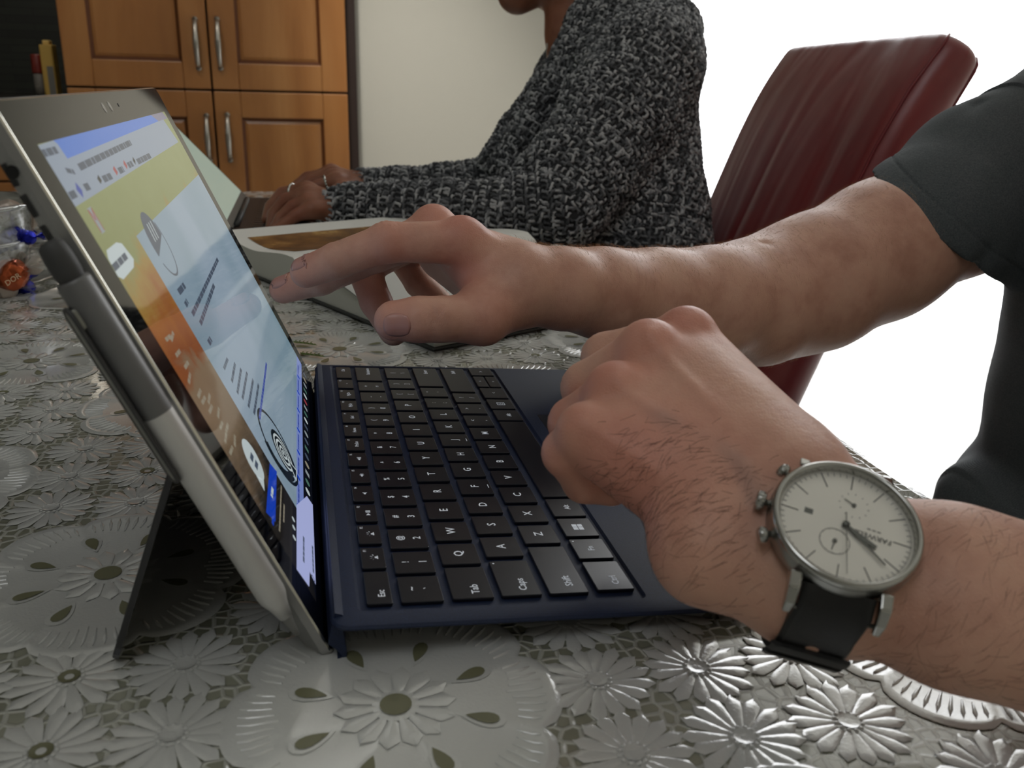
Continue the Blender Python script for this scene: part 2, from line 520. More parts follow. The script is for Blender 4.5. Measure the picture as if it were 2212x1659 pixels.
# ------------------------------------------------------------------ dark kitchen corner to the left
m_splash = mat('dark_slate_splashback', srgb(38, 40, 34), 0.45)
t = NT(m_splash); v = t.coord((1, 1, 1)); br = t.n('ShaderNodeTexBrick')
mp = t.n('ShaderNodeMapping'); mp.inputs['Rotation'].default_value = (PI / 2, 0, 0)
t.l(t.n('ShaderNodeTexCoord').outputs['Object'], mp.inputs['Vector']); t.l(mp.outputs['Vector'], br.inputs['Vector'])
br.inputs['Scale'].default_value = 1.0; br.inputs['Brick Width'].default_value = 0.16; br.inputs['Row Height'].default_value = 0.022
br.inputs['Mortar Size'].default_value = 0.0012
br.inputs['Color1'].default_value = srgb(40, 44, 36); br.inputs['Color2'].default_value = srgb(26, 28, 24); br.inputs['Mortar'].default_value = srgb(14, 14, 12)
t.base(br.outputs['Color'])
b = MB(); b.box((LX, BY + 0.60, 0.12), (xl, BY + 0.619, 0.8)); o = b.build('wall_splashback', m_splash); o['kind'] = 'structure'
m_counter = mat('dark_counter_stone', srgb(34, 32, 30), 0.3)
ct = 0.12
b = MB(); b.box((-1.9, BY + 0.0, ct - 0.035), (xl - 0.004, BY + 0.60, ct)); tag(b.build('kitchen_worktop', m_counter), 'dark stone kitchen worktop left of the wooden pantry cabinet', 'worktop')
base = thing('base_cabinet', 'low honey-brown kitchen cabinet under the dark worktop at the left', 'cabinet', (-1.0, BY + 0.3, FL))
b = MB(); b.box((-1.88, BY + 0.05, FL + 0.1), (xl - 0.01, BY + 0.6, ct - 0.036)); b.build('carcass', m_carc, base)
for k in range(3):
    x1 = xl - 0.012 - k * 0.46; x0 = x1 - 0.455
    for z0, z1, nm in ((FL + 0.1, ct - 0.22, 'door'), (ct - 0.215, ct - 0.04, 'drawer')):
        b = MB(); b.box((x0, BY + 0.028, z0), (x1, BY + 0.048, z1)); o = b.build(nm, m_wood, base); bevel(o, 0.004)
        b = MB(); b.tube([((x0 + x1) / 2 - 0.05, BY + 0.012, z1 - 0.06), ((x0 + x1) / 2 + 0.05, BY + 0.012, z1 - 0.06)], 0.006, 8)
        for dx in (-0.045, 0.045): b.tube([((x0+x1)/2 + dx, BY + 0.012, z1 - 0.06), ((x0+x1)/2 + dx, BY + 0.03, z1 - 0.06)], 0.004, 6)
        b.build('handle', m_steel, o, True)
up = MB(); up.box((-1.9, BY + 0.25, 0.82), (xl - 0.004, BY + 0.6, 1.6)); tag(up.build('wall_cupboard', m_carc), 'dark wall cupboard above the slate splashback', 'cupboard')

def kpt(px, py, y): return onplane(px, py, (0, y, 0), (0, 1, 0))
# yellow box and the red-capped tube standing on the worktop beside the pantry
y0 = BY + 0.12
p0 = kpt(82, 96, y0); p1 = kpt(128, 200, y0)
x0, x1 = p0[0], p1[0] - 0.004; zt = p0[2]
box = thing('yellow_carton', 'yellow carton with a grey panel on the worktop beside the pantry cabinet', 'box', ((x0 + x1) / 2, y0 + 0.03, ct))
b = MB(); b.rbox((x0, y0, ct + 0.0005), (x1, y0 + 0.055, zt), 0.006); o = b.build('carton_body', mat('yellow_card', srgb(205, 168, 84), 0.5), box)
b = MB(); b.box((x0 + 0.014, y0 - 0.0008, ct + 0.004), (x1 - 0.003, y0 - 0.0002, zt - 0.055)); b.build('printed_panel', mat('grey_print', srgb(120, 118, 112), 0.5), box)
b = MB(); b.box((x0 + 0.008, y0 + 0.01, zt), (x1 - 0.008, y0 + 0.045, zt + 0.012)); bevel(b.build('top_flap', mat('yellow_card_light', srgb(224, 190, 110), 0.5), box), 0.003)
p = kpt(86, 150, y0 + 0.02)
tube = thing('red_topped_tube', 'small grey tube with a red top left of the yellow carton', 'container', (x0 - 0.018, y0 + 0.04, ct))
b = MB(); b.lathe([(0.0, 0.0005), (0.014, 0.0005), (0.0145, 0.03), (0.0145, 0.06), (0.013, 0.062), (0, 0.062)], (x0 - 0.018, y0 + 0.04, ct), (0, 0, 1), 20); b.build('tube_body', mat('tube_grey', srgb(122, 118, 112), 0.45), tube, True)
b = MB(); b.lathe([(0.0, 0.062), (0.0152, 0.062), (0.0155, 0.066), (0.0150, 0.108), (0.013, 0.112), (0, 0.112)], (x0 - 0.018, y0 + 0.04, ct), (0, 0, 1), 20); b.build('cap', mat('red_cap', srgb(120, 38, 28), 0.4), tube, True)
# ------------------------------------------------------------------ table and lace-pattern oilcloth
TX0, TX1, TY0, TY1 = -1.05, 0.304, -0.75, 1.40
m_tabw = mat('table_wood', srgb(96, 58, 34), 0.4)
tbl = thing('dining_table', 'dining table under the white lace-pattern oilcloth', 'table', ((TX0 + TX1) / 2, 0.35, FL))
b = MB(); b.rbox((TX0 + 0.006, TY0 + 0.006, -0.035), (TX1 - 0.006, TY1 - 0.006, -0.0035), 0.02); b.build('tabletop', m_tabw, tbl)
for x in (TX0 + 0.12, TX1 - 0.14):
    for y in (TY0 + 0.12, TY1 - 0.12):
        b = MB(); b.tube([(x, y, FL), (x, y, -0.036)], [0.022, 0.034], 4); b.build('leg', m_tabw, tbl)
b = MB()
for lo, hi in (((TX0 + .14, TY0 + .11, -.11), (TX1 - .16, TY0 + .13, -.036)), ((TX0 + .14, TY1 - .13, -.11), (TX1 - .16, TY1 - .11, -.036)), ((TX0 + .11, TY0 + .14, -.11), (TX0 + .13, TY1 - .14, -.036)), ((TX1 - .15, TY0 + .14, -.11), (TX1 - .13, TY1 - .14, -.036))): b.box(lo, hi)
b.build('apron', m_tabw, tbl)

m_cloth = mat('oilcloth_net', srgb(122, 122, 98), 0.2, spec=0.7)
t = NT(m_cloth); v = t.coord((1, 1, 1))
wn = t.n('ShaderNodeTexNoise'); wn.inputs['Scale'].default_value = 60; t.l(v, wn.inputs['Vector'])
add = t.n('ShaderNodeVectorMath', operation='MULTIPLY_ADD'); t.l(wn.outputs['Color'], add.inputs[0]); add.inputs[1].default_value = (0.004, 0.004, 0); t.l(v, add.inputs[2])
vo = t.n('ShaderNodeTexVoronoi', feature='DISTANCE_TO_EDGE', voronoi_dimensions='2D'); vo.inputs['Scale'].default_value = 172; vo.inputs['Randomness'].default_value = 0.62
t.l(add.outputs[0], vo.inputs['Vector'])
line = t.ramp(vo.outputs['Distance'], [(0.0, (1, 1, 1)), (0.11, (1, 1, 1)), (0.17, (0, 0, 0))])
vc = t.n('ShaderNodeTexVoronoi', feature='F1', voronoi_dimensions='2D'); vc.inputs['Scale'].default_value = 172; vc.inputs['Randomness'].default_value = 0.62
t.l(add.outputs[0], vc.inputs['Vector'])
cell = t.ramp(t.noise(v, 26, 3), [(0.3, srgb(126, 127, 110)), (0.7, srgb(162, 163, 146))])
t.base(t.mix(line, cell, srgb(198, 199, 188)))
lb = t.ramp(vo.outputs['Distance'], [(0.0, (1, 1, 1)), (0.2, (0, 0, 0))])
t.bump(lb, 0.9, 0.0007, t.bump(t.noise(v, 38, 2), 0.25, 0.0015))
t.b.inputs['Coat Weight'].default_value = 1.0; t.b.inputs['Coat Roughness'].default_value = 0.13; t.b.inputs['Coat IOR'].default_value = 1.9
# cloth: flat top, rolled edge, hanging sides
b = MB(); R_ = 0.012; drop = 0.2
nx = 2; cor = []
prof = [(0, 0.0)] + [(R_ * math.sin(a), -R_ * (1 - math.cos(a))) for a in (PI/8, PI/4, 3*PI/8, PI/2)] + [(R_ + 0.002, -0.06), (R_ + 0.004, -0.12), (R_ + 0.006, -drop)]
def loop(off, z):
    x0, x1, y0, y1 = TX0 + R_ - off, TX1 - R_ + off, TY0 + R_ - off, TY1 - R_ + off
    return [(x0, y0, z), (x1, y0, z), (x1, y1, z), (x0, y1, z)]
vs = sum([loop(o_, z_) for o_, z_ in prof], []); fs = [(0, 1, 2, 3)]
for k in range(len(prof) - 1):
    for i in range(4):
        j = (i + 1) % 4; fs.append((k*4+i, (k+1)*4+i, (k+1)*4+j, k*4+j))
b.add(vs, fs)
cloth = b.build('tablecloth', m_cloth); tag(cloth, 'white lace-pattern oilcloth with daisies covering the dining table', 'tablecloth')

m_lace = mat('oilcloth_white', srgb(186, 187, 180), 0.15, spec=0.75)
t = NT(m_lace); v = t.coord((1, 1, 1))
fine = t.noise(v, 900, 2); soft = t.noise(v, 34, 2)
t.base(t.mix(t.noise(v, 9, 3), srgb(200, 202, 202), srgb(214, 215, 208)))
t.bump(fine, 0.32, 0.0004, t.bump(soft, 0.25, 0.0015))
t.b.inputs['Coat Weight'].default_value = 1.0; t.b.inputs['Coat Roughness'].default_value = 0.13; t.b.inputs['Coat IOR'].default_value = 1.9
m_hole = mat('oilcloth_hole', srgb(116, 116, 90), 0.25, spec=0.6)

lace = MB(); S_ = 0.1045
def disc(cx_, cy_, r, z, n=16, sx=1, sy=1, rot=0, mi=0, dome=0.0):
    ca, sa = math.cos(rot), math.sin(rot)
    vs = [(cx_, cy_, z + dome)]
    for k in range(n):
        q = 2 * PI * k / n; x, y = r * sx * math.cos(q), r * sy * math.sin(q)
        vs.append((cx_ + x * ca - y * sa, cy_ + x * sa + y * ca, z))
    lace.add(vs, [(0, 1 + k, 1 + (k + 1) % n) for k in range(n)], mi)
def petal(cx_, cy_, a, r0, r1, w, z, mi=0, h=0.00042, n=5):
    ca, sa = math.cos(a), math.sin(a); L = []; Rr = []; Md = []
    for k in range(n + 1):
        s = k / n; r = r0 + (r1 - r0) * s
        ww = w * (0.34 + 0.66 * math.sin(min(1, s * 1.15) * PI * 0.5)) * (1 if s < 0.8 else math.sqrt(max(0.0, 1 - ((s - 0.8) / 0.2) ** 2)) * 0.999 + 0.001)
        L.append((r, ww)); Rr.append((r, -ww)); Md.append((r, 0))
    vs = []
    for (r, ww), zz in [(q, z) for q in L] + [(q, z + h) for q in Md] + [(q, z) for q in Rr]:
        vs.append((cx_ + r * ca - ww * sa, cy_ + r * sa + ww * ca, zz))
    m_ = n + 1; fs = []
    for k in range(n):
        fs.append((k, m_ + k, m_ + k + 1, k + 1)); fs.append((m_ + k, 2*m_ + k, 2*m_ + k + 1, m_ + k + 1))
    lace.add(vs, fs, mi)
def drop_shape(cx_, cy_, a, L, wd, z, mi):
    n = 14; ca, sa = math.cos(a), math.sin(a); vs = [(cx_, cy_, z)]
    for k in range(n):
        q = 2 * PI * k / n
        x = L * math.cos(q); y = wd * math.sin(q) * (0.5 - 0.5 * math.cos(q)) ** 0.55 * 1.05
        vs.append((cx_ + x * ca - y * sa, cy_ + x * sa + y * ca, z))
    lace.add(vs, [(0, 1 + k, 1 + (k + 1) % n) for k in range(n)], mi)
Z1 = 0.0004
def daisy(x, y, det, rot):
    n = 16
    for k in range(n):
        a = rot + 2 * PI * k / n + random.uniform(-.03, .03)
        petal(x, y, a, 0.0042, 0.0196 + random.uniform(-.0014, .0012), 0.0027, Z1, n=5 if det else 3)
    disc(x, y, 0.0052, Z1 + 0.0003, 14 if det else 8, dome=0.0003)
    if det:
        disc(x, y, 0.0036, Z1 + 0.00085, 10, mi=1 if random.random() < .2 else 0, dome=-0.0006)
        for k in range(12): disc(x + 0.0043 * math.cos(k * PI / 6), y + 0.0043 * math.sin(k * PI / 6), 0.0009, Z1 + 0.0006, 5, dome=0.0005)
def big(x, y, det):
    # scalloped body of eight lobes
    n = 96 if det else 40; rim = []; inn = []
    def rad(a): return 0.0465 + 0.0075 * abs(math.cos(4 * a)) ** 0.55 + 0.003 * abs(math.sin(2 * a))
    vs = [(x, y, Z1 + 0.0002)]
    for k in range(n):
        a = 2 * PI * k / n; r = rad(a); vs.append((x + r * math.cos(a), y + r * math.sin(a), Z1))
    for k in range(n):
        a = 2 * PI * k / n; r = rad(a) - 0.0022; vs.append((x + r * math.cos(a), y + r * math.sin(a), Z1 + 0.0006))
    for k in range(n):
        a = 2 * PI * k / n; r = rad(a) - 0.0045; vs.append((x + r * math.cos(a), y + r * math.sin(a), Z1 + 0.0002))
    fs = []
    for k in range(n):
        j = (k + 1) % n
        fs += [(1+k, 1+j, 1+n+j, 1+n+k), (1+n+k, 1+n+j, 1+2*n+j, 1+2*n+k), (0, 1+2*n+k, 1+2*n+j)]
    lace.add(vs, fs, 0)
    if det:
        for l in range(8):                       # ribs fanning in every lobe
            a0 = l * PI / 4
            for k in range(-4, 5):
                a = a0 + k * 0.078
                r1 = rad(a) - 0.005
                petal(x, y, a, r1 - 0.0125 + abs(k) * 0.0012, r1, 0.00085, Z1 + 0.00025, h=0.0007, n=3)
    for l in range(8):                           # teardrop holes between the lobes
        a = l * PI / 4 + PI / 8; r = 0.0285
        hx_, hy_ = x + r * math.cos(a), y + r * math.sin(a)
        drop_shape(hx_, hy_, a + PI, 0.0078, 0.0052, Z1 + 0.0005, 0)
        drop_shape(hx_, hy_, a + PI, 0.0056, 0.0032, Z1 + 0.0008, 1)
    for k in range(14):
        petal(x, y, 2 * PI * k / 14, 0.0062, 0.0198, 0.0033, Z1 + 0.0005, h=0.0005, n=4 if det else 2)
    disc(x, y, 0.0076, Z1 + 0.0007, 20, dome=0.0004); disc(x, y, 0.0052, Z1 + 0.0012, 18, mi=1)
for i in range(-11, 4):
    for j in range(-6, 15):
        x = 0.018 + i * S_; y = -0.001 + j * S_ * 0.965
        det = y < 0.5 and abs(x) < 0.45
        if (i + j) % 2 == 0:
            if TX0 + .06 < x < TX1 - .052 and TY0 + .06 < y < TY1 - .06: big(x, y, det)
        else:
            for a in (-1, 0, 1):
                for c_ in (-1, 0, 1):
                    xx, yy = x + a * 0.0365, y + c_ * 0.0352
                    if TX0 + .02 < xx < TX1 - .022 and TY0 + .02 < yy < TY1 - .02 and y > -0.25: daisy(xx, yy, det, random.uniform(0, .4))
# small knots of thread in the net
lo = lace.build('lace_pattern', None, cloth, True, mats=[m_lace, m_hole]); lo['kind'] = 'stuff'
# two green printed sprigs
m_sprig = mat('green_sprig', srgb(84, 104, 44), 0.4)
for px, py in ((655, 746), (671, 771)):
    c0 = onz(px, py); b = MB()
    b.tube([(c0[0] - .007, c0[1] + .004, .0022), (c0[0] - .001, c0[1], .0024), (c0[0] + .007, c0[1] - .004, .0022)], 0.0004, 5)
    for k in range(11):
        x = c0[0] - .007 + k * .0014; y = c0[1] + .004 - k * .0008; s = 1 if k % 2 else -1
        b.add([(x, y, .0022), (x + .0016, y + s * .003, .0030), (x + .0036, y + s * .0062, .0024), (x - .0002, y + s * .0034, .0024)], [(0, 1, 2, 3) if s > 0 else (3, 2, 1, 0)])
    o = b.build('sprig', m_sprig, cloth)
# ------------------------------------------------------------------ tablet on its kickstand
B_ = 0.418459; T0 = 0.029716; TW, TH = 0.292, 0.2014
sb, cb = math.sin(B_), math.cos(B_)
def tab(y, s, d=0.0):           # y along the bottom edge, s up the glass, d behind it
    return V(-s * sb - d * cb, T0 + y, s * cb - d * sb)
tn = V(cb, 0, sb)
def ontab(px, py):
    X = onplane(px, py, (0, 0, 0), tn); return X[1] - T0, -X[0] * sb + X[2] * cb
m_alu = mat('tablet_magnesium', srgb(160, 160, 158), 0.4, 0.6)
m_alu2 = mat('tablet_chamfer', srgb(225, 222, 210), 0.22, 1.0)
m_bez = mat('tablet_bezel_glass', srgb(10, 10, 11), 0.04, spec=0.6)
m_blk = mat('black_plastic', srgb(12, 12, 13), 0.5)
TB = thing('tablet', 'silver tablet computer leaning on its kickstand, screen lit', 'tablet', tuple(tab(TW / 2, 0, 0.004)))
def fr(y, s, d): return tuple(tab(y, s, d))
# body: front plate full size, back tapering in
b = MB()
def plate(d, ins, r):
    out = []; rr = max(r - ins * 0.3, .001)
    y0, y1, s0, s1 = ins, TW - ins, ins * 0.95, TH - ins
    for cy, cs, a0 in ((y1 - rr, s1 - rr, 0), (y0 + rr, s1 - rr, 90), (y0 + rr, s0 + rr, 180), (y1 - rr, s0 + rr, 270)):
        for k in range(5):
            a = math.radians(a0 + 22.5 * k); out.append(fr(cy + rr * math.cos(a), cs + rr * math.sin(a), d))
    return out
rings = [plate(0.0007, 0.0, .0045), plate(0.0035, 0.0002, .0045), plate(0.0085, 0.0052, .0045)]
N = 20; fs = []
for k in range(2):
    for i in range(N):
        j = (i + 1) % N; fs.append((k*N+i, (k+1)*N+i, (k+1)*N+j, k*N+j))
fs.append(tuple(range(N))); fs.append(tuple(reversed(range(2*N, 3*N))))
b.add(sum(rings, []), fs); body = b.build('case', m_alu, TB); smooth_by_angle(body, 30)
b = MB(); r0, r1, r2 = plate(0.0008, 0.0, .0045), plate(0.0, 0.0005, .0045), plate(-0.0001, 0.0009, .0045)
b.add(r0 + r1 + r2, [q for k in range(2) for i in range(N) for q in [(k*N+i, k*N+(i+1)%N, (k+1)*N+(i+1)%N, (k+1)*N+i)]]); b.build('chamfered_edge', m_alu2, TB)
b = MB(); r1 = plate(-0.00012, 0.0008, .004); b.add(r1, [tuple(range(N))]); glass = b.build('front_glass', m_bez, TB)
# lens, sensor and microphone in the top bezel
b = MB()
for px, py in ((224, 233), (237, 230)):
    y, s = ontab(px, py); b.lathe([(0.0021, 0), (0.0021, 0.00012), (0, 0.00012)], tab(y, s, -0.00012), tn, 16)
b.build('camera_lens', mat('camera_ring', srgb(190, 190, 184), 0.3), TB)
b = MB(); y, s = ontab(255, 227); b.lathe([(0.0008, 0), (0.0008, 0.00015), (0, 0.00015)], tab(y, s, -0.00012), tn, 10); b.build('microphone', m_blk, TB)
# vent slots round the rim
b = MB()
for k in range(13):
    s0 = 0.186 - k * 0.0092
    p = [tab(0.0046, s0, 0.0083), tab(0.0046, s0 - 0.0066, 0.0083), tab(0.0028, s0 - 0.0066, 0.0063), tab(0.0028, s0, 0.0063)]
    nn = nrm(np.cross(p[1] - p[0], p[2] - p[0])); nn = nn if nn[1] < 0 else -nn
    b.add([q + nn * 0.00015 for q in p], [(0, 1, 2, 3)])
b.build('vent', m_blk, TB)
b = MB(); b.lathe([(0.0019, 0), (0.0019, 0.0002), (0, 0.0002)], tab(0.0008, 0.183, 0.0052) + V(0, -.0006, 0), nrm((-0.3, -1, 0)), 14); b.build('headphone_socket', m_blk, TB)
# kickstand: a plate hinged behind, foot on the table
kh = tab(0, 0.0915, 0.0086); kf = V(-0.0735, 0, 0.0012); kd = nrm(V(kf[0], 0, kf[2]) - V(kh[0], 0, kh[2])); kl = math.hypot(kf[0] - kh[0], kf[2] - kh[2]); kn = V(kd[2], 0, -kd[0])
b = MB()
def kfr(y, s, z): q = V(kh[0], T0 + y, kh[2]) + kd * s + kn * z; return tuple(q)
b.rbox((0.006, 0, -0.0011), (TW - 0.006, kl, 0.0011), 0.008, kfr, 4, top=0.0004)
ks = b.build('kickstand', mat('kickstand_metal', srgb(78, 78, 80), 0.42, 0.85), TB)
b = MB()
for y in (0.012, TW - 0.026): b = MB(); b.tube([tab(y, 0.0915, 0.0088), tab(y + 0.014, 0.0915, 0.0088)], 0.0022, 10); b.build('hinge', m_alu, TB, True)

# ------------------------------------------------------------------ picture on the screen
BX = (TW - 0.2603) / 2; BYs = (TH - 0.1735) / 2
scr = MB(); SM = []
def semit(name, c, k=1.0, rough=0.06):
    m = mat(name, (0.01, 0.01, 0.01, 1), rough, spec=0.6, emit=c, estr=k * .82); return m
def spoly(pts, m, lay, pixels=True):
    if m not in SM: SM.append(m)
    q = [ontab(*p) if pixels else p for p in pts]
    q = [(min(max(y, BX), TW - BX), min(max(s, BYs), TH - BYs)) for y, s in q]
    vs = [tab(y, s, -0.00013 - lay * 0.00001) for y, s in q]
    n_ = np.cross(vs[1] - vs[0], vs[2] - vs[0])
    f = tuple(range(len(vs)))
    if n_ @ tn < 0: f = f[::-1]
    scr.add(vs, [f], SM.index(m))
def sbar(y0, s0, y1, s1, w, m, lay, seg=False):
    if seg: w = w * .55
    L = math.hypot(y1 - y0, s1 - s0); ux, uy = (y1 - y0) / L, (s1 - s0) / L; px_, py_ = -uy * w / 2, ux * w / 2
    if not seg:
        spoly([(y0 + px_, s0 + py_), (y1 + px_, s1 + py_), (y1 - px_, s1 - py_), (y0 - px_, s0 - py_)], m, lay, False); return
    a = 0.0
    while a < L:                       # an unreadable line of print: short dashes
        c = min(L, a + random.uniform(1.2, 4.5) * w)
        p0 = (y0 + ux * a, s0 + uy * a); p1 = (y0 + ux * c, s0 + uy * c)
        spoly([(p0[0] + px_, p0[1] + py_), (p1[0] + px_, p1[1] + py_), (p1[0] - px_, p1[1] - py_), (p0[0] - px_, p0[1] - py_)], m, lay, False)
        a = c + 0.35 * w
def sell(c0, ry, rs, m, lay, n=24, rot=0, r_in=None, a0=0, a1=2*PI):
    pts = []
    for k in range(n + 1):
        q = a0 + (a1 - a0) * k / n; pts.append((ry * math.cos(q), rs * math.sin(q)))
    if r_in is None: P = [(c0[0] + x * math.cos(rot) - y * math.sin(rot), c0[1] + x * math.sin(rot) + y * math.cos(rot)) for x, y in pts]; spoly(P, m, lay, False)
    else:
        for k in range(n):
            a, c_ = pts[k], pts[k + 1]
            Q = [a, c_, (c_[0] * r_in, c_[1] * r_in), (a[0] * r_in, a[1] * r_in)]
            spoly([(c0[0] + x * math.cos(rot) - y * math.sin(rot), c0[1] + x * math.sin(rot) + y * math.cos(rot)) for x, y in Q], m, lay, False)
# wallpaper photo: yellow at the top running to orange, then brown wood
m_wp = mat('screen_wallpaper', (0.01, 0.01, 0.01, 1), 0.06, spec=0.6)
t = NT(m_wp); tc = t.n('ShaderNodeTexCoord'); sp = t.n('ShaderNodeSeparateXYZ'); t.l(tc.outputs['Object'], sp.inputs[0])
hgt = t.math('DIVIDE', sp.outputs['Z'], cb)
nz = t.noise(tc.outputs['Object'], 46, 3, 0.6, 0.4)
hh = t.math('ADD', t.math('MULTIPLY', hgt, 1 / 0.19), t.math('MULTIPLY', t.math('SUBTRACT', nz, 0.5), 0.22))
colr = t.ramp(hh, [(0.0, srgb(16, 15, 13)), (0.28, srgb(30, 27, 23)), (0.40, srgb(120, 100, 78)), (0.53, srgb(128, 108, 84)), (0.575, srgb(132, 74, 40)), (0.66, srgb(150, 92, 40)), (0.73, srgb(158, 128, 62)), (0.78, srgb(136, 142, 92)), (1.0, srgb(146, 154, 106))])
t.l(colr, t.b.inputs['Emission Color']); t.b.inputs['Emission Strength'].default_value = 0.74
spoly([(BX, BYs), (TW - BX, BYs), (TW - BX, TH - BYs), (BX, TH - BYs)], m_wp, 0, False)
m_bar = semit('screen_toolbar', srgb(150, 163, 180), 0.85)
m_blue = semit('screen_tab_blue', srgb(84, 128, 212), 0.85)
m_lil = semit('screen_tab_lilac', srgb(138, 134, 158), 0.8)
m_win = mat('screen_window', (0.01, 0.01, 0.01, 1), 0.06, spec=0.6)
t = NT(m_win); tc = t.n('ShaderNodeTexCoord'); nz = t.noise(tc.outputs['Object'], 9, 2, .5, .5)
t.l(t.ramp(nz, [(0.35, srgb(118, 144, 158)), (0.65, srgb(150, 168, 184))]), t.b.inputs['Emission Color']); t.b.inputs['Emission Strength'].default_value = 0.74
m_win2 = semit('screen_status_strip', srgb(122, 140, 200), 0.95)
m_low = semit('screen_message_box', srgb(172, 180, 226), 1.0)
m_ink = semit('screen_dark_ink', srgb(14, 26, 36), 0.7)
m_txt = semit('screen_grey_text', srgb(78, 90, 108), 0.8)
m_txb = semit('screen_blue_text', srgb(60, 80, 170), 0.8)
m_red = semit('screen_red_mark', srgb(170, 70, 78), 0.8)
m_btn = semit('screen_blue_button', srgb(16, 60, 178), 1.0)
m_wht = semit('screen_white', srgb(196, 208, 210), 0.9)
m_tsk = semit('screen_taskbar', srgb(14, 16, 24), 0.7)
m_grn = semit('screen_green_icon', srgb(96, 140, 124), 0.6)
m_pale = semit('screen_card', srgb(150, 160, 164), 0.85)
m_sand = semit('screen_icon_label', srgb(168, 160, 140), 0.7)
# browser head
spoly([(78, 315), (114, 303), (338, 236), (385, 307), (161, 448)], m_bar, 1)
spoly([(114, 303), (322, 243), (342, 262), (145, 343), (124, 312)], m_blue, 2)
spoly([(322, 243), (346, 236), (361, 256), (342, 262)], m_lil, 2)
a, c_ = ontab(170, 362), ontab(282, 308); sbar(a[0], a[1], c_[0], c_[1], 0.0042, m_txt, 2, True)
a, c_ = ontab(92, 332), ontab(122, 324); sbar(a[0], a[1], c_[0], c_[1], 0.004, m_txt, 2, True)
a, c_ = ontab(142, 368), ontab(160, 372); sbar(a[0], a[1], c_[0], c_[1], 0.003, m_txt, 2, True)
for (p, q, mm) in (((163, 402), (178, 420), m_txb), ((210, 382), (218, 394), m_ink), ((244, 362), (253, 376), m_red), ((266, 350), (274, 362), m_red), ((286, 343), (292, 352), m_ink)):
    a, c_ = ontab(*p), ontab(*q); sbar(a[0], a[1], c_[0], c_[1], 0.004, mm, 2)
for (p, q) in (((182, 406), (192, 402)), ((222, 388), (240, 380)), ((256, 370), (266, 365)), ((276, 358), (286, 353)), ((296, 350), (324, 336)), ((150, 424), (163, 418))):
    a, c_ = ontab(*p), ontab(*q); sbar(a[0], a[1], c_[0], c_[1], 0.0042, m_txt, 2, True)
# pale envelope card with the red mark, and the rounded card below
ec = ontab(207, 476); m_ = 0.0026
spoly([(ec[0] - m_, ec[1] - .0042), (ec[0] + m_, ec[1] - .0042), (ec[0] + m_, ec[1] + .0042), (ec[0] - m_, ec[1] + .0042)], m_pale, 2, False)
for a, c_ in (((-.0023, .0038), (0, 0)), ((0, 0), (.0023, .0038)), ((-.0023, -.0038), (-.0023, .0038)), ((.0023, -.0038), (.0023, .0038))):
    sbar(ec[0] + a[0], ec[1] + a[1], ec[0] + c_[0], ec[1] + c_[1], .0007, m_red, 3)
spoly([(229, 541), (250, 524), (262, 526), (288, 560), (288, 578), (266, 604), (254, 598), (233, 560)], m_wht, 2)
a, c_ = ontab(244, 580), ontab(272, 552); sbar(a[0], a[1], c_[0], c_[1], 0.004, m_txt, 3, True)
# the pale window
wy0 = ontab(306, 528)[0]; ws1 = ontab(306, 528)[1]; wy1 = ontab(640, 1091)[0]
s_strip = ontab(640, 1091)[1]
spoly([(0.064, s_strip), (TW - BX, s_strip), (TW - BX, 0.150), (0.064, 0.150)], m_win, 1, False)
s_t = BYs + 0.0088
spoly([(0.064, s_t), (TW - BX, s_t), (TW - BX, s_strip), (0.064, s_strip)], m_win2, 1, False)
spoly([(640, 1091), (640, 1230), (667, 1268), (668, 1235), (688, 1275), (680, 1100), (662, 1072)], m_low, 7)
a, c_ = ontab(655, 1215), ontab(655, 1160); sbar(a[0], a[1], c_[0], c_[1], .0022, m_txt, 8, True)
a, c_ = ontab(676, 1238), ontab(674, 1180); sbar(a[0], a[1], c_[0], c_[1], .0020, m_txt, 8, True)
sell(ontab(675, 1250), .0016, .0016, m_ink, 8, 12, 0, .7)
spoly([(BX, BYs), (TW - BX, BYs), (TW - BX, s_t), (0.068, s_t), (0.050, s_t)], m_tsk, 1, False)
# black and white round emblem: outer ring, filled crescent, inner rings
e0 = ontab(600, 966); Re = 0.0185
sell(e0, Re, Re, m_ink, 2, 36, 0, 0.90)
sell((e0[0] - .0015, e0[1] + .0020), Re * .94, Re * .94, m_ink, 2, 30, 0, 0.72, 2.6, 4.6)
e1 = (e0[0] + .0035, e0[1] - .0045); sell(e1, .0112, .0112, m_ink, 3, 28)
sell(e1, .0092, .0092, m_wht, 4, 26, 0, 0.86); sell(e1, .0066, .0066, m_wht, 4, 24, 0, 0.80); sell(e1, .0036, .0036, m_wht, 4, 18, 0, 0.66); sell(e1, .0012, .0012, m_wht, 4, 10)
spoly([(e1[0] + .001, e1[1] - .003), (e1[0] + .006, e1[1] - .0125), (e1[0] - .006, e1[1] - .0125)], m_wht, 5, False)
spoly([(e1[0] + .001, e1[1] - .005), (e1[0] + .0042, e1[1] - .0118), (e1[0] - .004, e1[1] - .0118)], m_ink, 6, False)
# upper emblem, a grey half disc with pale strokes
e2 = ontab(342, 524)
sell(e2, .0125, .0125, m_txt, 2, 24, 0.5, None, -0.4, PI - .2); sell(e2, .0140, .0140, m_txt, 2, 24, 0.5, 0.93, PI, 2 * PI)
for dx in (-.004, 0, .004): sbar(e2[0] + dx, e2[1] + .001, e2[0] + dx + .002, e2[1] + .008, .0010, m_wht, 3)
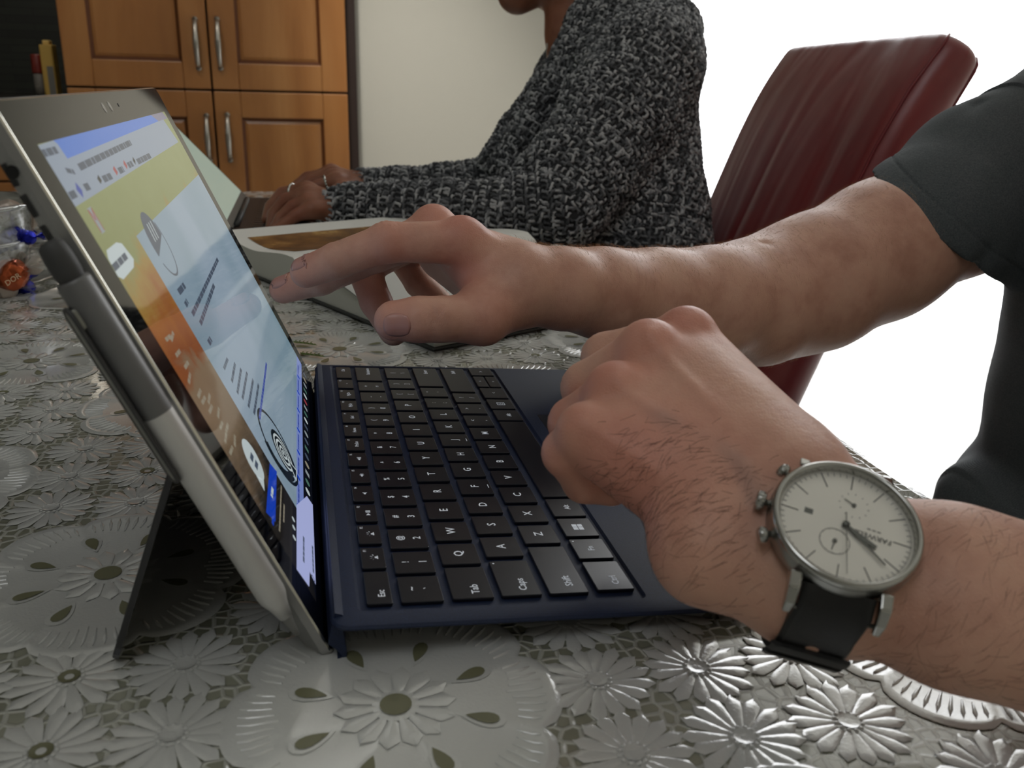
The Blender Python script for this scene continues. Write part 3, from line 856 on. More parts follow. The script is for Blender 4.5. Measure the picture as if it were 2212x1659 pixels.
# lines of print
for p, q, w in (((385, 632), (398, 616), .0045), ((400, 660), (404, 650), .004), ((415, 680), (470, 560), .0036), ((432, 700), (462, 615), .0036), ((450, 742), (455, 732), .0045)):
    a, c_ = ontab(*p), ontab(*q); sbar(a[0], a[1], c_[0], c_[1], w, m_txt, 3, True)
for k, (p, q) in enumerate((((483, 797), (491, 775)), ((500, 825), (507, 785)), ((512, 850), (520, 797)), ((523, 862), (533, 805)), ((536, 880), (546, 820)), ((548, 895), (558, 830)), ((560, 905), (575, 785)))):
    a, c_ = ontab(*p), ontab(*q); sbar(a[0], a[1], c_[0], c_[1], .0028, m_txb if k == 6 else m_txt, 3, True)
for k in range(7):
    y = .072 + k * .0285; sbar(y, s_t + .0045, y + .019, s_t + .0045, .0024, m_txb, 3, True)
    sell((y - .0035, s_t + .0045), .0018, .0018, m_btn, 3, 8)
# taskbar icons
ic = [m_wht, m_grn, m_pale, m_red, m_wht, m_grn, m_pale, m_sand, m_txt, m_grn, m_txt, m_pale, m_txt]
for k in range(22):
    y = 0.060 + k * 0.0098; s = BYs + .0045; mm = ic[k % len(ic)]
    if k % 3: sell((y, s), .0023, .0023, mm, 3, 10)
    else: spoly([(y - .002, s - .002), (y + .002, s - .002), (y + .002, s + .002), (y - .002, s + .002)], mm, 3, False)
# left page strip: round speech bubble, blue button, dashes for its unreadable print
bc = ontab(546, 993); sell(bc, .0085, .0085, m_wht, 3, 26); spoly([(bc[0] - .008, bc[1] - .003), (bc[0] - .002, bc[1] - .0083), (bc[0] - .0095, bc[1] - .0095)], m_wht, 3, False)
sbar(bc[0] - .003, bc[1] + .001, bc[0] + .003, bc[1] + .001, .0022, m_txt, 4); sbar(bc[0] - .003, bc[1] - .0025, bc[0] + .003, bc[1] - .0025, .0022, m_txt, 4)
b0 = ontab(582, 1001); b1 = ontab(591, 1131)
spoly([(BX + .004, b1[1]), (.0585, b1[1]), (.0585, b0[1] - .004), (BX + .004, b0[1] - .004)], m_btn, 3, False)
spoly([(582, 1001), (597, 1019), (594, 1128), (574, 1107)], m_btn, 4)
a, c_ = ontab(586, 1074), ontab(588, 1054); sbar(a[0], a[1], c_[0], c_[1], .0030, m_wht, 5, True)
for p, q in (((603, 1148), (607, 1050)), ((612, 1128), (613, 1090))):
    a, c_ = ontab(*p), ontab(*q); sbar(a[0], a[1], c_[0], c_[1], .0016, m_sand, 4, True)
for p in ((633, 1122), (634, 1140), (635, 1162)):
    sell(ontab(*p), .0013, .0013, m_wht, 4, 10)
for p in ((364, 733), (370, 725), (385, 765), (403, 790), (407, 815), (430, 850), (440, 866), (450, 860), (455, 885), (470, 890), (478, 920), (490, 925), (486, 945), (505, 950), (500, 975)):
    c0 = ontab(*p); sbar(c0[0] - .004, c0[1] + random.uniform(-.001, .001), c0[0] + .004, c0[1], .0026, m_sand, 2, True)
so = scr.build('screen_picture', None, TB, False, mats=SM); so['kind'] = 'stuff'; tag(so, 'lit screen picture with browser window and round emblem')

# ------------------------------------------------------------------ stylus clipped along the near edge of the tablet
PR = 0.0048; pa = tab(-0.0058, 0.0185, 0.0052); pb = tab(-0.0058, 0.1635, 0.0052); pax = nrm(pb - pa)
ST = thing('stylus', 'silver digital pen, darker grey in its upper part, held along the near edge of the tablet', 'stylus', tuple(pa))
m_psil = mat('pen_silver', srgb(206, 205, 202), 0.42, 0.35); m_pgr = mat('pen_darker_grey', srgb(112, 112, 112), 0.45, 0.35); m_pdk = mat('pen_dark_button', srgb(62, 62, 62), 0.6)
b = MB(); b.lathe([(0.0018, 0.0085), (0.0022, 0.008), (0.0034, 0.0135), (0.0045, 0.0165), (PR, 0.0182), (PR, 0.089)], pa, pax, 28); b.build('barrel', m_psil, ST, True)
b = MB(); b.lathe([(0.0, -0.0005), (0.0009, 0.0), (0.0013, 0.003), (0.0021, 0.0085)], pa, pax, 16); b.build('nib', mat('pen_nib', srgb(120, 120, 118), 0.6), ST, True)
b = MB(); b.lathe([(PR, 0.0891), (PR, 0.1325), (PR - 0.0004, 0.1335), (0, 0.1335)], pa, pax, 28); b.build('upper_barrel', m_pgr, ST, True)  # upper barrel a darker grey than the lower one
b = MB(); b.lathe([(0.0036, 0.1335), (0.0040, 0.136), (0.0040, 0.1405), (0.0036, 0.1438), (0.0022, 0.145), (0, 0.1452)], pa, pax, 24); b.build('eraser_button', m_pdk, ST, True)
cd = nrm(np.cross(pax, V(0, 1, 0))); cd = cd if cd[0] < 0 else -cd
cd = nrm(cd + V(0, -0.55, 0)); cd = nrm(cd - pax * (cd @ pax)); cs_ = nrm(np.cross(cd, pax))
def cfr(u, w, z): return tuple(pa + pax * u + cs_ * w + cd * z)
b = MB(); b.rbox((0.068, -0.0031, PR + 0.0004), (0.127, 0.0031, PR + 0.0014), 0.003, cfr, 6, top=0.0003); b.rbox((0.120, -0.0026, PR - 0.0012), (0.1265, 0.0026, PR + 0.0006), 0.001, cfr)
b.build('clip', mat('pen_clip', srgb(142, 142, 134), 0.4, 0.5), ST)
b = MB(); rim = []
for k in range(41):
    s = k / 40 * 2 * PI; u = 0.0975 + (0.0262 * np.sign(math.cos(s)) if abs(math.cos(s)) > 1e-6 else 0) + 0.0033 * math.cos(s)
    rim.append(cfr(u, 0.0033 * math.sin(s), PR + 0.0010))
b.tube(rim, 0.00075, 6, cap=False); b.build('clip_rim', m_pdk, ST, True)

# ------------------------------------------------------------------ navy keyboard cover
XK, YK, ZK, AL = 0.049807, 0.066845, 0.014718, 0.067885
ca, sa = math.cos(AL), math.sin(AL)
def kb(x, y, h=0.0):            # x from the hinge line, y along it, h above the key tops
    u = x - XK
    return V(XK + u * ca + h * sa, y, ZK - u * sa + h * ca)
def kbt(x, y, h): return tuple(kb(x, y, h))
m_navy = mat('navy_alcantara', srgb(20, 32, 54), 0.62, sheen=0.0)
t = NT(m_navy); v = t.coord((1, 1, 1))
t.base(t.mix(t.noise(v, 1400, 2), srgb(8, 20, 44), srgb(24, 42, 78))); t.bump(t.noise(v, 2600, 2), 0.25, 0.0003)
m_key = mat('key_plastic', srgb(20, 22, 32), 0.3, spec=0.36)
t = NT(m_key); t.bump(t.noise(t.coord((1, 1, 1)), 3000, 2), 0.12, 0.0002)
m_leg = mat('key_legend', srgb(225, 228, 232), 0.5, emit=srgb(210, 220, 235), estr=.22)
KB = thing('keyboard_cover', 'navy fabric keyboard cover with dark keys in front of the tablet', 'keyboard', tuple(kb(0.1, 0.165, -0.006)))
KY0, KY1, KX0, KX1 = 0.0215, 0.3165, -0.001, 0.2130
# base slab with the key tray sunk into it: outer ring + tray
TRX0, TRX1, TRY0, TRY1 = 0.0095, 0.1150, 0.0312, 0.3112
hT = -0.0004; hTray = -0.0016; hB = -0.0031
b = MB()
def rr(x0, x1, y0, y1, r, h, n=5):
    out = []
    for cx_, cy_, a0 in ((x1 - r, y1 - r, 0), (x0 + r, y1 - r, 90), (x0 + r, y0 + r, 180), (x1 - r, y0 + r, 270)):
        for k in range(n): a = math.radians(a0 + 90.0 * k / (n - 1)); out.append(kbt(cx_ + r * math.cos(a), cy_ + r * math.sin(a), h))
    return out
N = 20
L = [rr(KX0 + .001, KX1 - .001, KY0 + .001, KY1 - .001, .005, hB), rr(KX0, KX1, KY0, KY1, .006, hB + .0012), rr(KX0, KX1, KY0, KY1, .006, hT - .0018),
     rr(KX0 + .0008, KX1 - .0008, KY0 + .0008, KY1 - .0008, .0055, hT - .0006), rr(KX0 + .0025, KX1 - .0025, KY0 + .0025, KY1 - .0025, .005, hT),
     rr(TRX0 - .0012, TRX1 + .001, TRY0 - .0012, TRY1 + .0012, .003, hT), rr(TRX0, TRX1, TRY0, TRY1, .002, hTray)]
fs = [tuple(range(N))]
for k in range(len(L) - 1):
    for i in range(N):
        j = (i + 1) % N; fs.append((k*N+j, k*N+i, (k+1)*N+i, (k+1)*N+j))
fs.append(tuple(reversed(range((len(L)-1)*N, len(L)*N))))
b.add(sum(L, []), [f[::-1] for f in fs]); base_o = b.build('cover_base', m_navy, KB); smooth_by_angle(base_o, 30)
bm = bmesh.new(); bm.from_mesh(base_o.data); bmesh.ops.recalc_face_normals(bm, faces=bm.faces); bm.to_mesh(base_o.data); bm.free()
# folded hinge strip lying against the lower bezel
b = MB(); prof = [tab(0, 0.0005, -0.0028)[[0, 2]], tab(0, 0.004, -0.0022)[[0, 2]], tab(0, 0.0072, -0.0009)[[0, 2]], V(0.0005, kb(0, 0, 0.0003)[2] + 0.0006), V(0.0030, kb(0.003, 0, 0.0002)[2]), V(0.0045, kb(0.0045, 0, -0.002)[2]), V(0.003, 0.012), V(0.004, 0.004), V(0.004, 0.0008), V(0.0008, 0.0006)]
vs = [(p[0], y, p[1]) for y in (KY0 + .006, KY1 - .004) for p in prof]; n = len(prof)
b.add(vs, [(i, (i + 1) % n, n + (i + 1) % n, n + i) for i in range(n)] + [tuple(reversed(range(n))), tuple(range(n, 2 * n))])
o = b.build('hinge_strip', m_navy, KB); smooth_by_angle(o, 50)
# trackpad
b = MB(); b.rbox((0.1241, 0.1170, hT - 0.0002), (0.1900, 0.2252, hT + 0.0001), 0.002, kbt, 3, top=0.00005); b.build('trackpad', mat('trackpad_glass', srgb(22, 28, 42), 0.3), KB)
b = MB()
for lo, hi in (((.1236, .1165), (.1241, .2257)), ((.1900, .1165), (.1905, .2257)), ((.1241, .1165), (.1900, .1170)), ((.1241, .2252), (.1900, .2257))): b.box((lo[0], lo[1], hT), (hi[0], hi[1], hT + .00012), kbt)
b.build('trackpad_groove', m_blk, KB)

def font_mesh(body, size):
    cu = bpy.data.curves.new('legend', 'FONT'); cu.body = body; cu.size = size; cu.align_x = 'CENTER'; cu.align_y = 'CENTER'; cu.resolution_u = 2; cu.offset = size * .012
    ob = bpy.data.objects.new('legend_tmp', cu); COL.objects.link(ob)
    dg = bpy.context.evaluated_depsgraph_get(); me = bpy.data.meshes.new_from_object(ob.evaluated_get(dg))
    bpy.data.objects.remove(ob); bpy.data.curves.remove(cu)
    vs = np.array([v_.co[:] for v_ in me.vertices]); fs = [tuple(p_.vertices) for p_ in me.polygons]
    bpy.data.meshes.remove(me); return vs, fs
FM = {}
def glyphs(mb, body, cx_, cy_, size, h):
    """text seen by the typist: reads along +y, its top points to the hinge (-x)"""
    if (body, size) not in FM: FM[(body, size)] = font_mesh(body, size)
    vs, fs = FM[(body, size)]
    if not len(vs): return
    mb.add([kb(cx_ - v_[1], cy_ + v_[0], h) for v_ in vs], fs)
key_meshes = {}
HK = 0.0
def key(x0, x1, y0, y1, items):
    """items: list of (text, fx, fy, size)  fx,fy position inside the cap 0..1"""
    w, l = round(x1 - x0, 5), round(y1 - y0, 5)
    if (w, l) not in key_meshes:
        q = MB(); q.rbox((-w/2, -l/2, hTray + 0.0003), (w/2, l/2, HK), 0.0008, lambda x, y, z: (x * ca + z * sa, y, -x * sa + z * ca), 2, top=0.0003)
        o = q.build('key', m_key, None); key_meshes[(w, l)] = o.data; bpy.data.objects.remove(o)
    c0 = kb((x0 + x1) / 2, (y0 + y1) / 2)
    o = bpy.data.objects.new('key', key_meshes[(w, l)]); link(o, KB)
    o.location = tuple(c0)
    q = MB()
    for txt, fx, fy, s in items:
        px_, py_ = x0 + (x1 - x0) * fx, y0 + (y1 - y0) * fy
        if txt in ICON: ICON[txt](q, px_, py_, s)
        else: glyphs(q, txt, px_, py_, s, HK + 0.00008)
    if q.v:
        g = q.build('key_legend', m_leg, None); g.parent = o; g.location = (-c0[0], -c0[1], -c0[2])
    return o
def ibar(q, x, y, dx, dy, lx, ly):   # small bar centred at x+dx, y+dy
    q.box((x + dx - lx/2, y + dy - ly/2, HK + .00002), (x + dx + lx/2, y + dy + ly/2, HK + .0001), kbt)
def ic_sun(q, x, y, s):
    ibar(q, x, y, .0008, 0, .0005, .0022); ibar(q, x, y, .0002, 0, .0008, .0011)
    for a in (-60, -20, 20, 60):
        a = math.radians(a); c = math.cos(a); d = math.sin(a)
        q.add([kb(x - .0012 * c - .0001, y + .0015 * d, HK + .0001), kb(x - .0012 * c + .0001, y + .0015 * d + .0002, HK + .0001), kb(x - .0021 * c + .0001, y + .0024 * d + .0002, HK + .0001), kb(x - .0021 * c - .0001, y + .0024 * d, HK + .0001)], [(0, 1, 2, 3)])
def ic_vol(q, x, y, s):
    ibar(q, x, y, 0, -.0008, .0008, .0008)
    q.add([kb(x - .0004, y - .0004, HK + .0001), kb(x + .0004, y - .0004, HK + .0001), kb(x + .0012, y + .0004, HK + .0001), kb(x - .0012, y + .0004, HK + .0001)], [(0, 1, 2, 3)])
    for k in range(int(s)): ibar(q, x, y, 0, .0009 + k * .0005, .0010 + k * .0006, .0002)
def ic_play(q, x, y, s):
    q.add([kb(x - .001, y - .0026, HK + .0001), kb(x + .001, y - .0026, HK + .0001), kb(x, y - .0008, HK + .0001)], [(0, 1, 2)])
    for dy in (.0, .0008, .0016): ibar(q, x, y, 0, dy, .0020, .0004 if dy else .0002)
def ic_win(q, x, y, s):
    for dx in (-.00125, .00125):
        for dy in (-.00135, .00125): ibar(q, x, y, dx, dy, .0021, .0023)
def ic_menu(q, x, y, s):
    for dx in (-.0022, .0022): ibar(q, x, y, dx, 0, .0003, .0038)
    for dy in (-.0018, .0018): ibar(q, x, y, 0, dy, .0044, .0003)
    for dx in (-.001, 0, .001): ibar(q, x, y, dx, 0, .0002, .0022)
def ic_dot(q, x, y, s): q.lathe([(.00045, 0), (0, .00002)], kb(x, y, HK + .00008), kb(0, 0, 1) - kb(0, 0, 0), 8)
def ic_bar(q, x, y, s): ibar(q, x, y, 0, 0, .0003, .0034)
ICON = {'*sun': ic_sun, '*vol': ic_vol, '*play': ic_play, '*win': ic_win, '*menu': ic_menu, '*dot': ic_dot, '*bar': ic_bar}
U = 0.01905; CW = 0.0160
R1 = (0.0117, 0.0209); R2 = (0.0238, 0.0392); R3 = (0.0424, 0.0578); R4 = (0.0607, 0.0761); R5 = (0.0790, 0.0944); R6 = (0.0981, 0.1130)
key(*R1, 0.0336, 0.0556, [('Esc', .62, .30, .0036)])
fk = [('*sun', 1, 'F1'), ('*sun', 1, 'F2'), ('*play', 1, 'F3'), ('*vol', 0, 'F4'), ('*vol', 2, 'F5'), ('*vol', 3, 'F6'), ('PrtScn', .0026, 'F7'), ('Home', .0026, 'F8'), ('End', .0026, 'F9'), ('PgUp', .0026, 'F10'), ('PgDn', .0026, 'F11'), ('*dot', .0026, 'F12')]
for k, (s_, z_, f_) in enumerate(fk):
    key(*R1, 0.0581 + k * U, 0.0581 + k * U + 0.0157, [(s_, .60, .5, z_), (f_, .2, .84, .0017)])
key(*R1, 0.2868, 0.3085, [('Del', .5, .7, .003)])
key(*R2, 0.0338, 0.0512, [('~', .30, .5, .0042), ('`', .68, .5, .0042)])
for k, (u_, l_) in enumerate(zip('!@#$%^&*()_+', '1234567890-=')):
    key(*R2, 0.0537 + k * U, 0.0537 + k * U + CW, [(u_, .30, .5, .0038), (l_, .74, .5, .0044)])
key(*R2, 0.2824, 0.3085, [('Backspace', .5, .68, .0030)])
key(*R3, 0.0345, 0.0565, [('Tab', .60, .28, .0042)])
for k, c0 in enumerate('QWERTYUIOP'): key(*R3, 0.0590 + k * U, 0.0590 + k * U + CW, [(c0, .5, .5, .0052)])
key(*R3, 0.2495, 0.2655, [('{', .3, .5, .0038), ('[', .72, .5, .0038)]); key(*R3, 0.2686, 0.2846, [('}', .3, .5, .0038), (']', .72, .5, .0038)])
key(*R3, 0.2877, 0.3088, [('|', .3, .5, .0038), ('\\', .72, .5, .0038)])
key(*R4, 0.0350, 0.0603, [('Caps', .60, .30, .0042), ('*dot', .1, .92, 1)])
for k, c0 in enumerate('ASDFGHJKL'):
    key(*R4, 0.0637 + k * U, 0.0637 + k * U + CW, [(c0, .5, .5, .0052)] + ([('*bar', .9, .5, 1)] if c0 in 'FJ' else []))
key(*R4, 0.2351, 0.2511, [(':', .3, .5, .0038), (';', .72, .5, .0038)]); key(*R4, 0.2542, 0.2702, [('"', .3, .5, .0038), ("'", .72, .5, .0038)])
key(*R4, 0.2733, 0.3095, [('Enter', .5, .78, .0034)])
key(*R5, 0.0352, 0.0705, [('Shift', .60, .24, .0042)])
for k, c0 in enumerate('ZXCVBNM'): key(*R5, 0.0733 + k * U, 0.0733 + k * U + CW, [(c0, .5, .5, .0052)])
for k, (u_, l_) in enumerate((('<', ','), ('>', '.'), ('?', '/'))):
    y = 0.0733 + (7 + k) * U; key(*R5, y, y + CW, [(u_, .3, .5, .0038), (l_, .72, .5, .0042)])
key(*R5, 0.2638, 0.3100, [('Shift', .5, .82, .0034)])
key(*R6, 0.0363, 0.0573, [('Ctrl', .60, .32, .0038)])
key(*R6, 0.0598, 0.0760, [('Fn', .5, .5, .0038), ('*dot', .1, .88, 1)])
key(*R6, 0.0785, 0.0948, [('*win', .5, .5, 1)])
key(*R6, 0.0970, 0.1144, [('Alt', .55, .5, .0036)])
key(*R6, 0.1167, 0.2132, [])
key(*R6, 0.2155, 0.2318, [('Alt', .55, .5, .0036)])
key(*R6, 0.2343, 0.2506, [('*menu', .5, .5, 1)])
key(*R6, 0.2531, 0.2715, [('<', .5, .5, .0036)])
key(R6[0], 0.1051, 0.2740, 0.2945, [('^', .5, .5, .0030)]); key(0.1060, R6[1], 0.2740, 0.2945, [('v', .5, .5, .0028)])
key(*R6, 0.2970, 0.3115, [('>', .5, .5, .0036)])
# ------------------------------------------------------------------ skin
def skin(name, c_lo, c_mid, c_hi, red, sss=0.12, rough=0.46):
    m = mat(name, c_mid, rough, spec=0.4, sss=sss, sssr=(0.009, 0.0035, 0.002))
    t = NT(m); v = t.coord((1, 1, 1))
    n1 = t.noise(v, 34, 4, 0.6); n2 = t.noise(v, 120, 3, 0.6)
    col = t.ramp(n1, [(0.3, c_lo), (0.5, c_mid), (0.72, c_hi)])
    col = t.mix(t.math('MULTIPLY', n2, 0.35), col, c_lo)
    at = t.n('ShaderNodeAttribute'); at.attribute_name = 'flush'
    col = t.mix(at.outputs['Fac'], col, red)
    av = t.n('ShaderNodeAttribute'); av.attribute_name = 'vein'
    col = t.mix(t.math('MULTIPLY', av.outputs['Fac'], 0.5), col, srgb(130, 112, 108))
    t.base(col)
    vo = t.n('ShaderNodeTexVoronoi', feature='DISTANCE_TO_EDGE'); vo.inputs['Scale'].default_value = 820; t.l(v, vo.inputs['Vector'])
    vv = t.math('MINIMUM', vo.outputs['Distance'], 0.25)
    t.bump(vv, 0.28, 0.0006, t.bump(t.noise(v, 420, 4, 0.65), 0.3, 0.0006, t.bump(t.noise(v, 90, 2), 0.2, 0.002)))
    return m
m_skin = skin('fair_skin', srgb(190, 140, 120), srgb(212, 164, 142), srgb(222, 178, 154), srgb(210, 128, 112))
m_nail = mat('finger_nail', srgb(196, 140, 128), 0.28, spec=0.5, sss=0.1, sssr=(0.005, 0.002, 0.001))

def dist_pts(P, pts):
    """falloff 0..1 near listed (point, radius)"""
    f = np.zeros(len(P))
    for c, r in pts: f = np.maximum(f, np.exp(-((P - V(c)) ** 2).sum(1) / (r * r)))
    return f
def dist_line(P, pts, w):
    f = np.zeros(len(P))
    pts = [V(p) for p in pts]
    for a, b in zip(pts[:-1], pts[1:]):
        ab = b - a; t_ = np.clip(((P - a) @ ab) / (ab @ ab), 0, 1); d = np.linalg.norm(P - a - t_[:, None] * ab, axis=1)
        f = np.maximum(f, np.exp(-(d / w) ** 2))
    return f
def creases(P, Nn, joints):
    """joints: (centre, finger axis, dorsal direction, half width, count, depth)"""
    for c, ax, dr, wd, cnt, dep in joints:
        c = V(c); ax = nrm(ax); dr = nrm(dr); w = P - c
        s = w @ ax; side = np.clip(Nn @ dr, 0, 1) ** 0.7; lat = w @ np.cross(ax, dr)
        ins = np.exp(-(np.linalg.norm(w, axis=1) / (wd * 1.7)) ** 4)
        for k in range(cnt):
            o = (k - (cnt - 1) / 2) * 0.0021
            wob = 0.0008 * np.sin(lat * 520 + k * 1.7) + 0.9 * lat ** 2 / wd * (1 if k >= cnt / 2 else -1) * 0.35
            P = P - Nn * (dep * side * ins * np.exp(-((s - o - wob) / 0.00062) ** 2))[:, None]
    return P
def body_mesh(name, S, h, m, parent, it=1, dispf=None, lo=None, hi=None):
    P, F = S.mesh(h, lo, hi)
    P = relax(P, F, it)
    vol = np.einsum('ij,ij->i', P[F[:, 0]], np.cross(P[F[:, 1]], P[F[:, 2]])).sum() + np.einsum('ij,ij->i', P[F[:, 0]], np.cross(P[F[:, 2]], P[F[:, 3]])).sum()
    if vol < 0: F = F[:, ::-1].copy()
    Nn = normals(P, F)
    if dispf is not None: P = dispf(P, Nn)
    return P, F, Nn
def nail(name, P, F, c, nrmdir, along, L, Wd, m, parent, lift=0.00035):
    """curved nail patch draped over the finger surface"""
    sel = np.linalg.norm(P - V(c), axis=1) < 0.03
    Fi = F[sel[F].all(1)]
    bv = BVHTree.FromPolygons([Vector(p) for p in P], [tuple(int(i) for i in f) for f in Fi])
    n_ = nrm(nrmdir); a_ = nrm(V(along) - n_ * (V(along) @ n_)); s_ = np.cross(n_, a_)
    G = 11; vs = []; 
    for i in range(G):
        for j in range(G):
            u = -1 + 2 * i / (G - 1); w = -1 + 2 * j / (G - 1)
            # square to superellipse
            uu = u * math.sqrt(1 - 0.42 * w * w); ww = w * math.sqrt(1 - 0.42 * u * u)
            o = V(c) + a_ * uu * L / 2 + s_ * ww * Wd / 2 + n_ * 0.02
            hit = bv.ray_cast(Vector(o), Vector(-n_), 0.04)
            edge = max(abs(u), abs(w))
            q = np.array(hit[0]) if hit[0] is not None else np.array(bv.find_nearest(Vector(o - n_ * 0.02))[0])
            if np.linalg.norm(q - (o - n_ * .02)) > .0045: q = np.array(bv.find_nearest(Vector(o - n_ * 0.02))[0])
            lf = lift * (1 - edge ** 4 * 0.9) + (0.0005 * max(0, u) ** 3)
            vs.append(q + n_ * lf)
    vs = np.array(vs); g = vs.reshape(G, G, 3)
    fs = [(i*G+j, (i+1)*G+j, (i+1)*G+j+1, i*G+j+1) for i in range(G-1) for j in range(G-1)]
    o = mesh_obj(name, vs, fs, m, parent, True)
    md = o.modifiers.new('thick', 'SOLIDIFY'); md.thickness = 0.0004; md.offset = -1
    return o
def hairs(name, P, F, Nn, dens, lendir, L, wid, n, m, parent, seed=1, lay=0.75, curl=0.3):
    """short body hair as thin three-segment ribbons; dens = weight per vertex, lendir(P)->flow"""
    r = np.random.default_rng(seed)
    fw = dens[F].mean(1); a = np.linalg.norm(np.cross(P[F[:, 2]] - P[F[:, 0]], P[F[:, 3]] - P[F[:, 1]]), axis=1)
    pr = fw * a; pr = pr / pr.sum(); idx = r.choice(len(F), n, p=pr)
    u = r.random((n, 1)); v = r.random((n, 1)); f = F[idx]
    p0 = (P[f[:, 0]] * (1-u) + P[f[:, 1]] * u) * (1-v) + (P[f[:, 3]] * (1-u) + P[f[:, 2]] * u) * v
    nn = Nn[f[:, 0]]; d = lendir(p0) + r.normal(0, 0.28, (n, 3)); d -= nn * (d * nn).sum(1)[:, None]; d /= np.linalg.norm(d, axis=1)[:, None] + 1e-9
    sd = np.cross(nn, d); ln = L * r.uniform(0.55, 1.25, (n, 1)); bend = r.normal(0, curl, (n, 1))
    pts = []
    for k in range(4):
        s = k / 3
        pts.append(p0 + (d * lay + nn * (1 - lay)) * ln * s + sd * bend * ln * s * s + nn * ln * (0.12 * s * (1 - s)) - nn * ln * 0.22 * (lay > .5) * s * s)
    view = CC - p0; vs = []
    w = wid * r.uniform(0.7, 1.2, (n, 1))
    for k in range(4):
        t_ = pts[min(k+1, 3)] - pts[max(k-1, 0)]; wd = np.cross(t_, view); wd /= np.linalg.norm(wd, axis=1)[:, None] + 1e-9
        ww = w * (1 - 0.8 * k / 3) / 2
        vs.append(pts[k] + wd * ww); vs.append(pts[k] - wd * ww)
    Vv = np.stack(vs, 1).reshape(-1, 3)
    b = (np.arange(n) * 8)[:, None]
    Q = np.concatenate([b + np.array([[2*k, 2*k+1, 2*k+3, 2*k+2]]) for k in range(3)], 0)
    o = np_mesh(name, Vv, Q, m, parent, False); o['kind'] = 'stuff'; return o

# ------------------------------------------------------------------ the man: right arm reaching to the screen
MAN = thing('person', 'person in dark grey t-shirt pointing at the tablet screen, left fist on the keyboard cover', 'person', (0.62, 0.2, FL))
Rr = SDF(); k_ = 0.006
def px3(x, y, d, r): return (pix(x, y, d), r)
# fingers, (pixel, depth, radius)
idx = [px3(990, 524, .500, .0126), px3(838, 523, .492, .0108), px3(728, 563, .495, .0101), px3(661, 588, .500, .0090)]
mid = [px3(938, 500, .522, .0126), px3(812, 548, .520, .0108), px3(693, 602, .528, .0098), px3(612, 626, .536, .0084)]
rng = [px3(915, 505, .545, .0125), px3(785, 578, .553, .0105), px3(812, 652, .545, .0098), px3(850, 716, .535, .0088)]
pky = [px3(905, 528, .566, .0112), px3(866, 560, .578, .0084), px3(905, 612, .580, .0092), px3(950, 655, .572, .0085)]
thb = [px3(1100, 636, .505, .0165), px3(1042, 686, .488, .0150), px3(948, 690, .476, .0118), px3(905, 690, .474, .0118), px3(852, 693, .474, .0110)]
wr = pix(1132, 612, .516)
for (p, r), rad in ((idx[0], .0170), (mid[0], .0172), (rng[0], .0172), (pky[0], .0160)):
    Rr.cone(p, r * 1.0, wr + (p - wr) * 0.12, rad, 0.012)
Rr.cone(pix(1040, 672, .492), .0165, pix(1110, 640, .506), .0195, 0.010)       # ball of the thumb
Rr.cone(pix(1005, 560, .515), .0120, pix(1060, 620, .510), .0160, 0.010)
Rr.cone(pix(960, 560, .548), .0125, pix(1075, 640, .535), .0170, 0.010)        # heel of the hand, little-finger side
# wrist and forearm: two bundles side by side in depth
fa = [(1128, 613, .506, .0206), (1215, 624, .520, .0222), (1300, 634, .545, .0262), (1420, 646, .580, .0312), (1540, 652, .610, .0365), (1640, 652, .640, .0415)]
fb = [(1128, 613, .530, .0205), (1215, 622, .548, .0222), (1300, 630, .574, .0262), (1420, 640, .610, .0305), (1540, 648, .640, .0355), (1640, 648, .668, .0405)]
Rr.chain([px3(*q) for q in fa], 0.010); Rr.chain([px3(*q) for q in fb], 0.010)
for a, c_ in zip(fa, fb): Rr.cone(pix(*a[:3]), a[3] * .97, pix(*c_[:3]), c_[3] * .97, .006)
ua = [(1640, 652, .655, .0430), (1760, 610, .668, .0478), (1900, 542, .690, .0505), (2080, 445, .720, .0520), (2270, 350, .750, .0560)]
Rr.chain([px3(*q) for q in ua], 0.022)
fb_ = 1
for fg in (idx, mid, rng, pky): Rr.chain(fg, 0.0022)
Rr.chain(thb, 0.004)
# knuckle and joint fullness
Rr.ell(idx[1][0], (.0118, .0112, .0112), k=.003); Rr.ell(pix(998, 512, .502), (.0135, .0125, .0120), k=.005)
Rr.ell(pix(936, 488, .522), (.013, .0125, .0130), k=.004)
dorsal = nrm(CR.T @ V(0.1, -0.85, -0.35))
def rdisp(P, Nn):
    ja = []
    for fg, cnt in ((idx, 5), (mid, 4)):
        ja.append((fg[1][0] + dorsal * .008, fg[2][0] - fg[0][0], dorsal, .010, cnt, .00042))
        ja.append((fg[2][0] + dorsal * .008, fg[3][0] - fg[1][0], dorsal, .008, 3, .00028))
    tc_ = -ray(950, 690)
    ja.append((pix(948, 690, .466), thb[4][0] - thb[2][0], tc_, .010, 3, .0004))
    ja.append((pix(1042, 686, .475), thb[4][0] - thb[2][0], tc_, .011, 2, .0002))
    P = creases(P, Nn, ja)
    # folds: skin web crease between thumb and index, elbow crease
    P = P - Nn * (0.0022 * dist_line(P, [pix(985, 640, .490), pix(1020, 622, .492), pix(1050, 596, .494)], .0016))[:, None]
    P = P - Nn * (0.0013 * dist_line(P, [pix(1650, 520, .62), pix(1690, 585, .615), pix(1695, 650, .612)], .004))[:, None]
    # tendon lines over the back of the hand
    P = P + Nn * (0.0008 * dist_line(P, [pix(1000, 480, .495), pix(1090, 545, .500)], .003))[:, None]
    return P
P, F, Nn = body_mesh('arm', Rr, 0.0011, m_skin, MAN, 1, rdisp)
armR = (P, F, Nn)
